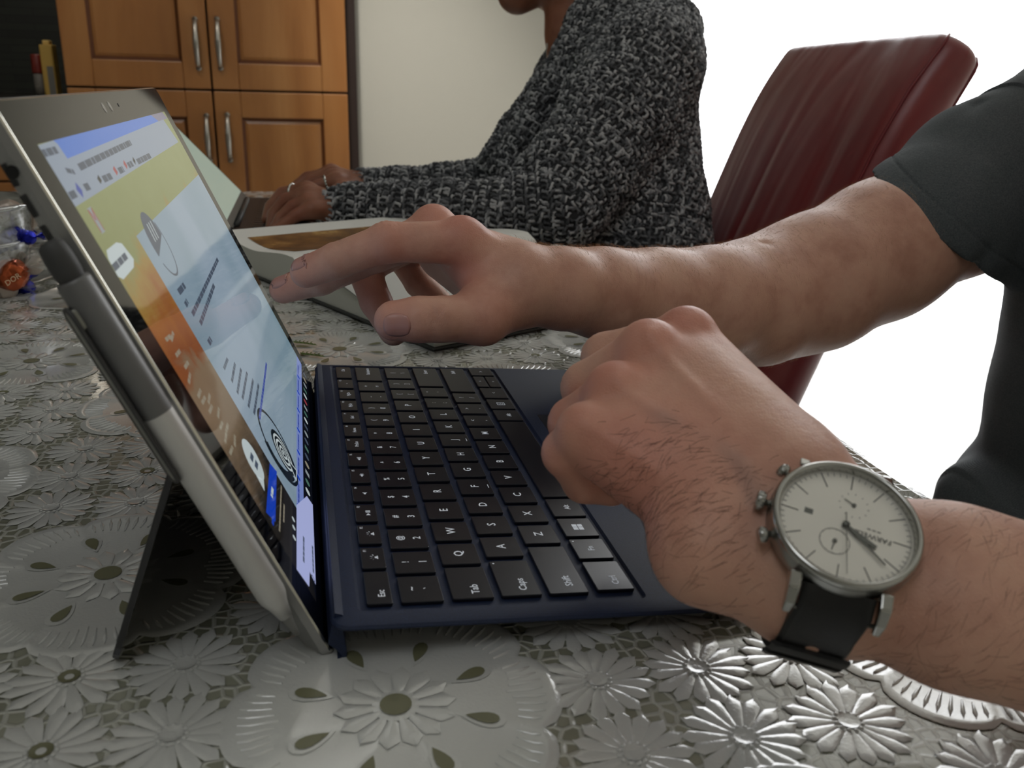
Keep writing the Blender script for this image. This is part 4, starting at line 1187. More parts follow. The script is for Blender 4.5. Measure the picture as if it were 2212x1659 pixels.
flR = 0.55 * dist_pts(P, [(idx[1][0], .016), (idx[0][0] + dorsal * .01, .018), (mid[0][0] + dorsal * .01, .017), (idx[3][0], .016), (mid[3][0], .018), (thb[4][0], .018), (thb[1][0], .016), (rng[2][0], .02), (pix(1000, 600, .5), .02)])
Nn = normals(P, F)

# ------------------------------------------------------------------ left fist with the watch
Lf = SDF()
I_ = [px3(1482, 736, .335, .0113), px3(1310, 772, .352, .0098), px3(1345, 850, .356, .0092), px3(1400, 905, .350, .0085)]
M_ = [px3(1402, 768, .322, .0116), px3(1270, 838, .336, .0100), px3(1318, 915, .340, .0094), px3(1380, 960, .338, .0085)]
G_ = [px3(1332, 860, .308, .0110), px3(1240, 914, .320, .0092), px3(1290, 990, .326, .0088), px3(1350, 1020, .326, .0080)]
K_ = [px3(1268, 940, .295, .0098), px3(1222, 978, .302, .0080), px3(1262, 1040, .312, .0074), px3(1320, 1050, .314, .0072)]
wristc = pix(1738, 1118, .284)
mc = [(I_, (1700, 1035, .293, .0165)), (M_, (1705, 1075, .286, .0170)), (G_, (1692, 1108, .282, .0165)), (K_, (1675, 1148, .283, .0162))]
for fg, q in mc: Lf.cone(fg[0][0], fg[0][1] * 1.02, pix(*q[:3]), q[3], .010)
for (a, qa), (c_, qc) in zip(mc[:-1], mc[1:]):       # flesh between the metacarpals
    Lf.cone((a[0][0] + c_[0][0]) / 2 + (pix(*qa[:3]) - a[0][0]) * .22, .0098, (pix(*qa[:3]) + pix(*qc[:3])) / 2, .017, .010)
Lf.cone(pix(1330, 975, .300), .0112, pix(1630, 1165, .288), .0165, .010)     # ulnar side
Lf.cone(pix(1520, 800, .345), .0120, pix(1690, 1010, .303), .0160, .012)     # radial side
Lf.cone(pix(1420, 930, .340), .020, pix(1680, 1110, .305), .020, .012)       # palm
th2 = [px3(1640, 960, .330, .016), px3(1530, 935, .358, .0145), px3(1440, 960, .368, .0118), px3(1370, 990, .366, .0105)]
Lf.chain(th2, .006)
for fg in (I_, M_, G_, K_): Lf.chain(fg, 0.0024)
for p, r in ((pix(1482, 724, .333), .0109), (pix(1402, 756, .320), .0112), (pix(1332, 846, .306), .0107), (pix(1266, 930, .294), .0092)): Lf.ell(p, (r, r, r), k=.003)
# wrist and forearm; n_ = outward normal of the watch
wn_ = nrm(V(-.150, -.463, .874)); wc = pix(1831, 1127, .250)
arm_ax = nrm(pix(2212, 1352, .262) - (wc - wn_ * .028)); wn_ = nrm(wn_ - arm_ax * (wn_ @ arm_ax)); wsd = np.cross(arm_ax, wn_)
wax = wc - wn_ * 0.0275 + wsd * (.0042 if wsd[2] > 0 else -.0042)
UPS = .0042
def wpt(u, sd_, nn): return wax + arm_ax * u + wsd * sd_ + wn_ * nn
for u0, r0, u1, r1, h0, h1 in ((-.034, .0162, .0, .0164, .0095, .0085), (.0, .0164, .04, .0188, .0085, .0080), (.04, .0192, .085, .0222, .0080, .0082), (.085, .0222, .15, .0290, .0082, .011)):
    for sg in (-1, 0, 1): Lf.cone(wpt(u0, sg * h0, 0), r0, wpt(u1, sg * h1, 0), r1, .010)
e0 = wpt(.15, 0, 0); e1 = V(.47, -.10, .045); sh = V(.66, .02, .20)
Lf.cone(e0, .0345, e1, .045, .014); Lf.cone(e1, .045, sh, .055, .014)
for fg, q in mc[:2]: Lf.cone(pix(*q[:3]), .015, wpt(0, -.006, -.001), .0180, .012)
for fg, q in mc[2:]: Lf.cone(pix(*q[:3]), .016, wpt(0, .007, -.001), .0180, .012)
bk = nrm(V(-.15, -.5, .82))
def ldisp(P, Nn):
    for p0, p1, w, hh in ((pix(1482, 712, .325), pix(1660, 960, .285), .0032, .0011), (pix(1402, 720, .31), pix(1640, 1020, .275), .0030, .0012), (pix(1332, 822, .297), pix(1600, 1080, .27), .0028, .0009), (pix(1266, 914, .285), pix(1560, 1120, .27), .0026, .0006)):
        P = P + Nn * (hh * np.clip(Nn @ bk, 0, 1) * dist_line(P, [p0, p1], w))[:, None]
    for fg in (I_, M_, G_, K_):
        P = creases(P, Nn, [(fg[1][0], fg[0][0] - fg[2][0], nrm(fg[1][0] - (fg[0][0] + fg[2][0]) / 2), .009, 3, .0002)])
    # vein
    P = P + Nn * (0.0007 * dist_line(P, [pix(1470, 900, .28), pix(1540, 930, .275), pix(1600, 1000, .27), pix(1640, 1080, .262)], .0022))[:, None]
    # flesh pressed in under the strap
    return P
P2, F2, N2 = body_mesh('arm', Lf, 0.0011, m_skin, MAN, 1, ldisp)
N2 = normals(P2, F2)
flL = 0.6 * dist_pts(P2, [(pix(1486, 700, .33), .015), (pix(1402, 730, .318), .016), (pix(1326, 815, .304), .016), (pix(1262, 915, .291), .010), (K_[1][0], .012), (G_[1][0], .012), (pix(1380, 1010, .29), .03)])
vein = dist_line(P2, [pix(1400, 900, .29), pix(1470, 905, .28), pix(1540, 930, .275), pix(1600, 1000, .27), pix(1640, 1080, .262)], .0035) * .8
# ------------------------------------------------------------------ torso, neck and legs under the clothes, kept in the same body
Tb = SDF()
Tb.cone(V(.69, .11, -.2), .10, V(.68, .12, .08), .115, .05); Tb.cone(V(.69, .31, -.2), .10, V(.68, .30, .08), .115, .05)
Tb.cone(V(.64, .04, .17), .055, V(.64, .38, .17), .055, .05); Tb.cone(V(.64, .21, .18), .055, V(.61, .21, .29), .052, .03)
Tb.cone(V(.72, .12, -.24), .085, V(.36, .10, -.26), .065, .05); Tb.cone(V(.72, .30, -.24), .085, V(.36, .31, -.26), .065, .05)
Tb.cone(V(.36, .10, -.26), .062, V(.40, .10, -.67), .042, .03); Tb.cone(V(.36, .31, -.26), .062, V(.40, .31, -.67), .042, .03)
Tb.cone(V(.42, .10, -.715), .034, V(.27, .09, -.72), .028, .02); Tb.cone(V(.42, .31, -.715), .034, V(.27, .32, -.72), .028, .02)
P3, F3 = Tb.mesh(0.009); P3 = relax(P3, F3, 2)
Hd = SDF(); hm = V(.545, .21, .425); fx = nrm(V(-.92, .02, -.36)); fz = nrm(V(0, 0, 1) - fx * fx[2]); fy = np.cross(fz, fx); HM = np.array([fx, fy, fz])
Hd.cone(V(.64, .21, .20), .062, V(.60, .21, .33), .056, .02); Hd.ell(hm + fz * .02, (.100, .079, .102), HM, .02); Hd.ell(hm + fx * .035 - fz * .062, (.062, .062, .062), HM, .03)
Hd.ell(hm + fx * .072 - fz * .112, (.028, .030, .024), HM, .02); Hd.cone(hm + fx * .094 + fz * .016, .008, hm + fx * .118 - fz * .020, .011, .008)
Hd.ell(hm + fx * .094 - fz * .055, (.011, .024, .005), HM, .004); Hd.ell(hm + fx * .092 - fz * .066, (.011, .022, .006), HM, .004)
for e in (-1, 1): Hd.ell(hm + fx * .082 + fy * e * .032 + fz * .018, (.013, .017, .010), HM, .006); Hd.ell(hm - fx * .004 + fy * e * .080 - fz * .012, (.018, .008, .031), HM, .005)
P4_, F4_ = Hd.mesh(.004); P4_ = relax(P4_, F4_, 1)
Hc = SDF(); Hc.ell(hm + fz * .034 - fx * .016, (.105, .086, .104), HM, .02); Hc.ell(hm - fx * .05 - fz * .03, (.058, .076, .075), HM, .03); Hc.ell(hm + fx * .088 - fz * .018, (.074, .08, .072), HM, .008, -1)
P5_, F5_ = Hc.mesh(.005); np_mesh('hair', P5_, F5_, mat('brown_head_hair', srgb(52, 36, 26), .5), MAN)
for e in (-1, 1):
    c = hm + fx * .085 + fy * e * .032 + fz * .016
    b = MB(); b.lathe([(0, .0110)] + [(.0110 * math.sin(a), .0110 * math.cos(a)) for a in np.linspace(.3, PI, 8)], c, fx, 16); b.build('eye', mat('eyeball', srgb(225, 222, 216), .2), MAN, True)
    b = MB(); b.lathe([(0, .0114), (.0042, .0108), (.0047, .0102)], c, fx, 14); b.build('iris', mat('iris_brown', srgb(60, 44, 30), .2), MAN, True)
    b = MB(); b.tube([c + fz * .018 + fx * .009 + fy * e * q for q in (-.015, 0, .017)], [.0018, .0034, .0012], 6); b.build('eyebrow', mat('eyebrow_hair', srgb(52, 36, 26), .6), MAN, True)
F3 = np.concatenate([F3, F4_ + len(P3)]); P3 = np.concatenate([P3, P4_])
vol = np.einsum('ij,ij->i', P3[F3[:, 0]], np.cross(P3[F3[:, 1]], P3[F3[:, 2]])).sum()
if vol < 0: F3 = F3[:, ::-1]
PA = np.concatenate([P, P2, P3]); FA = np.concatenate([F, F2 + len(P), F3 + len(P) + len(P2)])
body_o = np_mesh('body', PA, FA, m_skin, MAN)
add_attr(body_o, 'flush', np.concatenate([flR, flL, np.zeros(len(P3))]))
add_attr(body_o, 'vein', np.concatenate([np.zeros(len(P)), vein, np.zeros(len(P3))]))
cd_ = lambda x, y: -nrm(ray(x, y))
nail('finger_nail', P, F, pix(652, 570, .495), nrm(dorsal + 0.35 * cd_(645, 572)), idx[3][0] - idx[2][0], .0120, .0105, m_nail, MAN)
nail('finger_nail', P, F, pix(606, 606, .53), nrm(dorsal + 0.5 * cd_(606, 606)), mid[3][0] - mid[2][0], .0120, .0105, m_nail, MAN)
nail('thumb_nail', P, F, pix(858, 702, .465), nrm(cd_(858, 702) + CR.T @ V(-.1, .12, 0)), thb[4][0] - thb[2][0], .0150, .0130, m_nail, MAN, lift=.0005)
m_hair = mat('dark_body_hair', srgb(74, 50, 38), 0.5); m_fuzz = mat('fair_body_hair', srgb(186, 150, 116), 0.5)
# dark hair on the back of the left hand and wrist
cen = [(pix(1400, 1030, .285), .016), (pix(1450, 1090, .28), .018), (pix(1530, 1130, .272), .018), (pix(1480, 980, .282), .012), (pix(1590, 1070, .268), .014), (pix(1590, 1200, .27), .016)]
dn = np.clip(dist_pts(P2, cen) - .12, 0, 1)
flow = nrm(pix(1300, 1120, .29) - pix(1480, 1010, .285))
hairs('hand_hair', P2, F2, N2, dn, lambda p: np.tile(flow, (len(p), 1)), .0080, .00011, 420, m_hair, MAN, 3, lay=.9, curl=.18)
dn = dist_pts(P2, [(wpt(.06, 0, .02), .035), (wpt(.12, 0, .02), .04), (wpt(.03, .03, 0), .02), (wpt(.05, -.025, .01), .025)])
hairs('forearm_hair', P2, F2, N2, dn, lambda p: np.tile(nrm(wsd * .9 - arm_ax * .4), (len(p), 1)), .0090, .00009, 1300, m_hair, MAN, 4, lay=.9, curl=.15)
# fair fuzz along the right forearm
s_ = (P - pix(1130, 612, .51)) @ nrm(pix(1640, 650, .65) - pix(1130, 612, .51))
dn = (s_ > .002) * (s_ < .34) * np.clip((Nn @ nrm(CR.T @ V(0, -1, .1))) * .9 + .35, .12, 1) 
fdir = nrm(pix(1300, 560, .52) - pix(1500, 520, .6)) * -1
hairs('forearm_hair', P, F, Nn, dn, lambda p: np.tile(nrm(-fdir * .3 + V(0, 0, .2) + dorsal * .4), (len(p), 1)), .0085, .00009, 3800, m_fuzz, MAN, 5, lay=.6, curl=.12)
dn = (s_ > .12) * (s_ < .40) * np.clip(-(Nn @ nrm(CR.T @ V(0, -1, .1))) - .3, 0, 1)
hairs('forearm_hair', P, F, Nn, dn, lambda p: np.tile(nrm(V(-.6, 0, -.3)), (len(p), 1)), .0075, .00008, 1100, m_fuzz, MAN, 6, lay=.55)

# ------------------------------------------------------------------ t-shirt
m_shirt = mat('charcoal_marl_jersey', srgb(50, 54, 58), 0.9, sheen=0.0)
t = NT(m_shirt); v = t.coord((1, 1, 1))
rib = t.n('ShaderNodeTexWave', wave_type='BANDS', bands_direction='Z'); rib.inputs['Scale'].default_value = 420; rib.inputs['Distortion'].default_value = 0.6; t.l(v, rib.inputs['Vector'])
ns = t.noise(v, 900, 3, .7); nl = t.noise(v, 45, 3)
cc_ = t.ramp(ns, [(0.3, srgb(62, 66, 70)), (0.7, srgb(104, 109, 113))]); cc_ = t.mix(t.math('MULTIPLY', nl, .35), cc_, srgb(58, 78, 76))
cc_ = t.mix(t.math('MULTIPLY', rib.outputs['Fac'], .35), cc_, srgb(52, 55, 60)); t.base(cc_)
t.bump(rib.outputs['Fac'], .35, .0006)
hem = [pix(1893, 387, .672), pix(2140, 602, .672), pix(2000, 505, .615)]
hn = nrm(np.cross(hem[1] - hem[0], hem[2] - hem[0])); adir = nrm(pix(2270, 350, .75) - pix(1900, 538, .69)); hn = hn if hn @ adir < 0 else -hn
Sl = SDF()
sl = [(pix(1850, 570, .683), .0545), (pix(2000, 492, .705), .0575), (pix(2120, 400, .73), .0640), (V(.615, .385, .150), .078)]
Sl.chain(sl, .02)
Sl.chain([(pix(2090, 545, .705), .028), (pix(2150, 520, .72), .045)], .02)
inner = [(pix(1780, 610, .675), .0500), (pix(1900, 545, .690), .0500), (pix(1980, 503, .702), .0500), (pix(2010, 488, .706), .040)]
for (a, ra), (c_, rc) in zip(inner[:-1], inner[1:]): Sl.cone(a, ra, c_, rc, .003, -1)
Sl.plane(hem[0], hn)
Sh = SDF(); Sh.cone(pix(2090, 430, .725), .058, V(.615, .385, .150), .078, .02)
Sh.chain([(V(.705, .085, -.19), .128), (V(.700, .10, -.02), .128), (V(.690, .10, .09), .120)], .05)
Sh.chain([(V(.705, .330, -.19), .128), (V(.698, .315, -.02), .126), (V(.688, .31, .09), .122)], .05)
Sh.cone(V(.695, .21, -.15), .14, V(.690, .21, .10), .13, .05)
Sh.cone(V(.64, .05, .16), .068, V(.64, .37, .16), .068, .04)
Sh.cone(V(.66, .03, .16), .075, V(.60, -.02, .12), .062, .04)
for (px_, py_), r in (((2222, 935), .022), ((2112, 1085), .032), ((2130, 1170), .05)):           # rolls of cloth at the waist
    q = onplane(px_, py_, (0, .36, 0), (0, 1, 0)); Sh.chain([(q + V(.06, .05, 0), r), (q, r), (q + V(0, -.16, 0), r), (q + V(.03, -.30, 0), r)], .016)
    Sh.cone(q + V(.07, 0, .01), r * 1.4, q + V(.07, -.2, .01), r * 1.4, .04)
def shdisp(P, Nn):
    hd = -(P - hem[0]) @ hn                   # distance from the hem plane along the sleeve
    near = (np.linalg.norm(P - pix(2000, 480, .705), axis=1) < .16)
    P = P - Nn * (near * .0009 * np.exp(-((hd - .0165) / .0009) ** 2))[:, None] + Nn * (near * .0006 * np.exp(-((hd - .009) / .007) ** 2))[:, None]
    for pts, w, a in (([pix(1975, 420, .66), pix(2060, 350, .68), pix(2110, 220, .70)], .008, -.003), ([pix(2110, 560, .66), pix(2135, 420, .67), pix(2190, 300, .69)], .010, -.006), ([pix(2050, 470, .65), pix(2120, 380, .66)], .009, .003)):
        P = P + Nn * (a * dist_line(P, pts, w))[:, None]
    ph = P[:, 1] * 30 + P[:, 2] * 18
    P = P + Nn * (.0022 * np.sin(ph + 2 * np.sin(P[:, 2] * 21)) * (P[:, 0] > .55))[:, None]
    return P
Ps, Fs, Ns = body_mesh('t_shirt', Sh, 0.0034, m_shirt, MAN, 1, shdisp)
Pl, Fl, Nl = body_mesh('t_shirt', Sl, 0.0016, m_shirt, MAN, 3, shdisp)
np_mesh('t_shirt', np.concatenate([Pl, Ps]), np.concatenate([Fl, Fs + len(Pl)]), m_shirt, MAN)
Tr = SDF()
Tr.chain([(V(.73, .12, -.24), .100), (V(.35, .10, -.265), .078)], .03); Tr.chain([(V(.73, .30, -.24), .100), (V(.35, .31, -.265), .078)], .03)
Tr.chain([(V(.355, .10, -.27), .074), (V(.40, .10, -.66), .055)], .03); Tr.chain([(V(.355, .31, -.27), .074), (V(.40, .31, -.66), .055)], .03)
Tr.cone(V(.73, .12, -.24), .11, V(.73, .30, -.24), .11, .03)
Pt, Ft = Tr.mesh(.008); np_mesh('trousers', Pt, Ft, mat('dark_denim', srgb(44, 50, 66), 0.85), MAN)
# ------------------------------------------------------------------ wristwatch
WT = thing('wristwatch', 'silver chronograph wristwatch with white dial and black leather strap on the left wrist', 'watch', tuple(wc))
m_st = mat('polished_steel', srgb(176, 176, 172), 0.13, 1.0); m_st2 = mat('brushed_steel', srgb(160, 160, 156), 0.30, 1.0)
m_dial = mat('silver_white_dial', srgb(240, 237, 228), 0.42, 0.35); m_mk = mat('dial_marks', srgb(84, 84, 80), 0.45, 0.3); m_hand = mat('watch_hands', srgb(112, 114, 110), 0.3, 0.6)
m_str = mat('black_leather', srgb(15, 14, 14), 0.42)
t = NT(m_str); t.bump(t.noise(t.coord((1, 1, 1)), 900, 3), .25, .0004)
# 12 o'clock direction on the dial: the brand line sits towards lower right of the picture
def dialdir(px, py):
    r = ray(px, py); n_ = wn_; q = CC + (n_ @ (wc - CC)) / (n_ @ r) * r; return q - wc
rt = nrm(dialdir(1745, 1098)); rt = nrm(rt - wn_ * (rt @ wn_)); tw = np.cross(wn_, rt)       # rt = 3 o'clock
RC = 0.0214
def dw(x, y, z): return wc + rt * x + tw * y + wn_ * z
def dwt(x, y, z): return tuple(dw(x, y, z))
b = MB(); b.lathe([(0, -.0095), (RC - .004, -.0095), (RC - .0015, -.0088), (RC, -.0065), (RC + .0002, -.0035), (RC - .0003, -.0016)], wc, wn_, 72, ref=rt); b.build('watch_case', m_st2, WT, True)
b = MB(); b.lathe([(RC - .0003, -.0016), (RC, -.0008), (RC - .0004, .0003), (RC - .0012, .0009), (RC - .0020, .0007), (RC - .0023, -.0002), (RC - .0024, -.0022)], wc, wn_, 72, ref=rt); b.build('bezel', m_st, WT, True)
b = MB(); b.lathe([(RC - .0023, -.0022), (0, -.0022)], wc, wn_, 72, ref=rt); b.build('dial', m_dial, WT)
mk = MB(); ZD = -.00215
def dbar(x0, y0, x1, y1, w, mb=mk, z=ZD, w2=None, hgt=.00006):
    L = math.hypot(x1 - x0, y1 - y0); ux, uy = (x1 - x0) / L, (y1 - y0) / L; w2 = w if w2 is None else w2
    p = [(x0 - uy * w / 2, y0 + ux * w / 2), (x1 - uy * w2 / 2, y1 + ux * w2 / 2), (x1 + uy * w2 / 2, y1 - ux * w2 / 2), (x0 + uy * w / 2, y0 - ux * w / 2)]
    vs = [dw(x, y, z) for x, y in p] + [dw(x, y, z + hgt) for x, y in p]
    mb.add(vs, [(3, 2, 1, 0), (4, 5, 6, 7), (0, 1, 5, 4), (1, 2, 6, 5), (2, 3, 7, 6), (3, 0, 4, 7)])
Rd = RC - .0024
for k in range(60):
    a = k * PI / 30; s_, c_ = math.sin(a), math.cos(a)
    r1 = Rd - .0004; r0 = r1 - (.0052 if k % 5 == 0 else .0014)
    dbar(r0 * s_, r0 * c_, r1 * s_, r1 * c_, .00030 if k % 5 == 0 else .00015)
for k in range(240):
    if k % 4: 
        a = k * PI / 120; s_, c_ = math.sin(a), math.cos(a); r1 = Rd - .0004; dbar((r1 - .0005) * s_, (r1 - .0005) * c_, r1 * s_, r1 * c_, .00005)
def dring(x, y, r, w, n=40):
    for k in range(n):
        a0, a1 = 2*PI*k/n, 2*PI*(k+1)/n
        dbar(x + r*math.sin(a0), y + r*math.cos(a0), x + r*math.sin(a1), y + r*math.cos(a1), w)
def dpt(px, py):
    d = dialdir(px, py); return d @ rt, d @ tw
s1 = dpt(1808, 1160); s2 = dpt(1850, 1084)
dring(s1[0], s1[1], .0042, .00016)
for k in range(12):
    a = k * PI / 6; r = .0039
    dbar(s2[0] + r*math.sin(a), s2[1] + r*math.cos(a), s2[0] + (r+.0005)*math.sin(a), s2[1] + (r+.0005)*math.cos(a), .00016)
    dbar(s1[0] + (r-.0001)*math.sin(a), s1[1] + (r-.0001)*math.cos(a), s1[0] + (r+.0003)*math.sin(a), s1[1] + (r+.0003)*math.cos(a), .00012)
def dtext(body, x, y, size, mb=mk):
    vs, fs = font_mesh(body, size); mb.add([dw(x + q[0], y + q[1], ZD + .00005) for q in vs], fs)
bx_, by_ = dpt(1892, 1152)
dtext('FARWELL', bx_, by_, .0024)
sx_, sy_ = dpt(1893, 1138)
for k_i in (-2, -.6, .8): dbar(sx_ + k_i * .0010, sy_, sx_ + k_i * .0010 + .0010, sy_, .00032)
mk.build('dial_print', m_mk, WT)
dx_, dy_ = dpt(1752, 1094)
b = MB(); b.box((dx_ - .0012, dy_ - .0009, -.00222), (dx_ + .0012, dy_ + .0009, -.00208), dwt); b.build('date_window', m_hand, WT)
def hand(name, pts, w0, w1, z, m_=m_hand):
    b = MB(); (x0, y0), (x1, y1) = pts; dbar(x0, y0, x1, y1, w0, b, z, w1, .00012); return b.build(name, m_, WT)
c0 = (0.0, 0.0)
hx_, hy_ = dpt(1890, 1172); mx_, my_ = dpt(1920, 1219); L = math.hypot(mx_, my_)
def ext(x, y, L): q = math.hypot(x, y); return (x / q * L, y / q * L)
hand('minute_hand', ((0, 0), ext(mx_, my_, .0150)), .0009, .0005, -.0014)
hand('hour_hand', ((0, 0), ext(hx_, hy_, .0100)), .0011, .0015, -.0017)
q = dpt(1832, 1245); hand('second_hand', (ext(-q[0], -q[1], .0040), ext(*q, .0165)), .00028, .00014, -.0010)
for c1, px in ((s1, (1800, 1182)), (s2, (1821, 1063))):
    q = dpt(*px); d_ = (q[0] - c1[0], q[1] - c1[1]); l_ = math.hypot(*d_); e = (c1[0] + d_[0] / l_ * .0033, c1[1] + d_[1] / l_ * .0033)
    b = MB(); dbar(*c1, *e, .00035, b, -.0019, .0002, .0001); b.lathe([(.0006, 0), (.0006, .0004), (0, .0004)], dw(*c1, -.0020), wn_, 12); b.build('subdial_hand', m_hand, WT)
b = MB(); b.lathe([(.0010, -.0021), (.0010, -.0008), (.0006, -.0005), (0, -.0005)], wc, wn_, 16); b.build('hand_boss', m_hand, WT, True)
m_cry = bpy.data.materials.new('watch_crystal'); m_cry.use_nodes = True
t = NT(m_cry); out = t.t.nodes['Material Output']; tr = t.n('ShaderNodeBsdfTransparent'); gl = t.n('ShaderNodeBsdfGlossy'); gl.inputs['Roughness'].default_value = 0.01
mx = t.n('ShaderNodeMixShader'); lw = t.n('ShaderNodeLayerWeight'); lw.inputs['Blend'].default_value = 0.12
t.l(lw.outputs['Fresnel'], mx.inputs[0]); t.l(tr.outputs[0], mx.inputs[1]); t.l(gl.outputs[0], mx.inputs[2]); t.l(mx.outputs[0], out.inputs['Surface'])
b = MB(); b.lathe([(RC - .0023, -.0001), (RC - .006, .0003), (RC - .012, .0005), (0, .0006)], wc, wn_, 48); b.build('crystal', m_cry, WT, True)
# crown and two pushers on the 3 o'clock side
for px, nm, r, L in (((1655, 1066), 'crown', .0027, .0022), ((1706, 1006), 'pusher', .0021, .0019), ((1662, 1138), 'pusher', .0021, .0019)):
    d = dialdir(*px); d = nrm(d - wn_ * (d @ wn_)); o = wc + d * (RC - .0008) - wn_ * .0040
    b = MB(); b.lathe([(.0010, 0), (.0010, .0022), (r * .9, .0022), (r, .0026), (r, .0022 + L), (r * .88, .0026 + L), (0, .0027 + L)], o, d, 24)
    for k in range(16):
        a = k * PI / 8; e1_ = nrm(np.cross(d, wn_)); rr_ = e1_ * math.cos(a) + wn_ * math.sin(a)
        b.tube([o + d * .0027 + rr_ * r, o + d * (.0021 + L) + rr_ * r], .00022, 4)
    b.build(nm, m_st, WT, True)
# lugs: along the strap direction (12 and 6 o'clock are across the arm)
sdn = wsd if (wsd @ (pix(1760, 1330, .26) - wc)) > 0 else -wsd           # towards the near, lower side
for sgn, nm in ((1, 'lower'), (-1, 'upper')):
    for e in (-1, 1):
        pts = []
        for u, z in ((.0180, -.0045), (.0218, -.0055), (.0244, -.0085), (.0256, -.0122)):
            pts.append(wc + sdn * sgn * u + arm_ax * e * .0122 + wn_ * z)
        b = MB(); wd = [(.0017, .0024), (.0016, .0023), (.0014, .0019), (.0010, .0012)]
        vs = []
        for i, (p, (hw, ht)) in enumerate(zip(pts, wd)):
            tdir = nrm(pts[min(i+1, 3)] - pts[max(i-1, 0)]); up_ = nrm(np.cross(arm_ax, tdir))
            vs += [p + arm_ax * hw + up_ * ht, p - arm_ax * hw + up_ * ht, p - arm_ax * hw - up_ * ht, p + arm_ax * hw - up_ * ht]
        b.add(vs, [(i*4+k, i*4+(k+1)%4, (i+1)*4+(k+1)%4, (i+1)*4+k) for i in range(3) for k in range(4)] + [(3, 2, 1, 0), (12, 13, 14, 15)])
        o = b.build('lug', m_st, WT); bevel(o, .0005, 2)
    b = MB(); p = wc + sdn * sgn * .0244 - wn_ * .0108; b.tube([p - arm_ax * .0125, p + arm_ax * .0125], .0008, 8); b.build('spring_bar', m_st2, WT, True)
# strap: follows the wrist from lug to lug
def strap(name, pts, hw, th, m_):
    """pts in the wrist plane (sd, n) centred on the arm axis"""
    b = MB(); n = len(pts); vs = []
    for i, (s_, z_) in enumerate(pts):
        p = wax + wsd * s_ + wn_ * z_; a = pts[max(i-1, 0)]; c = pts[min(i+1, n-1)]
        td = nrm(wsd * (c[0] - a[0]) + wn_ * (c[1] - a[1])); od = nrm(np.cross(arm_ax, td)); od = od if od @ (p - wax) > 0 else -od
        for e, z in ((-hw, 0), (-hw, th * .7), (-hw + .0012, th), (-hw + .0022, th * .92), (hw - .0022, th * .92), (hw - .0012, th), (hw, th * .7), (hw, 0)): vs.append(p + arm_ax * e + od * z)
    fs = [(i*8+k, i*8+(k+1)%8, (i+1)*8+(k+1)%8, (i+1)*8+k) for i in range(n-1) for k in range(8)] + [tuple(range(8)), tuple(range((n-1)*8, n*8))]
    b.add(vs, fs); o = b.build(name, m_, WT)
    bm = bmesh.new(); bm.from_mesh(o.data); bmesh.ops.recalc_face_normals(bm, faces=bm.faces); bm.to_mesh(o.data); bm.free()
    smooth_by_angle(o, 50); return o
ss = 1 if sdn @ wsd > 0 else -1
A_, B__ = .0268, .0192
def sp_(v, e=.86): return math.copysign(abs(v) ** e, v)
def arc(a0, a1, n, ex=0.0): return [(ss * (A_ + ex) * sp_(math.sin(a)), (B__ + ex) * sp_(math.cos(a))) for a in np.linspace(a0, a1, n)]
BV2 = BVHTree.FromPolygons([Vector(p) for p in P2], [tuple(int(i) for i in f_) for f_ in F2[(np.linalg.norm(P2[F2[:, 0]] - wax, axis=1) < .06)]])
def arc(a0, a1, n, ex=0.0):
    """strap centre line lying on the skin, measured from the arm axis"""
    out = []
    for a in np.linspace(a0, a1, n):
        d = wsd * ss * math.sin(a) + wn_ * math.cos(a); R_m = .014; cap = .0270 if a > 0 else .0250
        for u in (-.0105, -.0055, 0, .0055, .0105):
            h = BV2.ray_cast(Vector(wax + arm_ax * u), Vector(d), .05)
            if h[0] is not None: R_m = max(R_m, min(cap, float(h[3])))
        out.append((a, R_m))
    R_s = np.array([r for _, r in out]); R_s = np.convolve(np.pad(R_s, 1, mode='edge'), [.25, .5, .25], 'valid') if n > 4 else R_s
    return [(ss * math.sin(a) * (r + .0006 + ex), math.cos(a) * (r + .0006 + ex)) for (a, _), r in zip(out, R_s)]
strap('strap', [(ss * (.0190 + UPS), .0215), (ss * (.0226 + UPS), .0190)] + arc(math.radians(78), math.radians(186), 22), .0100, .0032, m_str)
strap('strap', [(-ss * (.0240 - UPS), .0185)] + arc(math.radians(-66), math.radians(-176), 22), .0100, .0026, m_str)
for a in (97, 112):
    pts_ = arc(math.radians(a - 4), math.radians(a + 4), 4, .0030); strap('strap_loop', pts_, .0113, .0016, m_str)
p_, q_ = arc(math.radians(178), math.radians(179), 2, .003)
b = MB(); c0 = wax + wsd * p_[0] + wn_ * p_[1]; b.tube([c0 + arm_ax * .012 + wsd * .006, c0 + arm_ax * .012 - wsd * .006, c0 - arm_ax * .012 - wsd * .006, c0 - arm_ax * .012 + wsd * .006, c0 + arm_ax * .012 + wsd * .006], .0010, 6); b.build('buckle', m_st, WT, True)
# ------------------------------------------------------------------ the woman in the knitted cardigan
WOM = thing('person', 'person in chunky grey knitted cardigan typing on the far laptop', 'person', (0.42, 1.0, FL))
m_skin2 = skin('warm_brown_skin', srgb(132, 84, 62), srgb(152, 100, 78), srgb(164, 112, 88), srgb(150, 84, 70))
Wb = SDF()
def P4(x, y, d, r): return (pix(x, y, d), r)
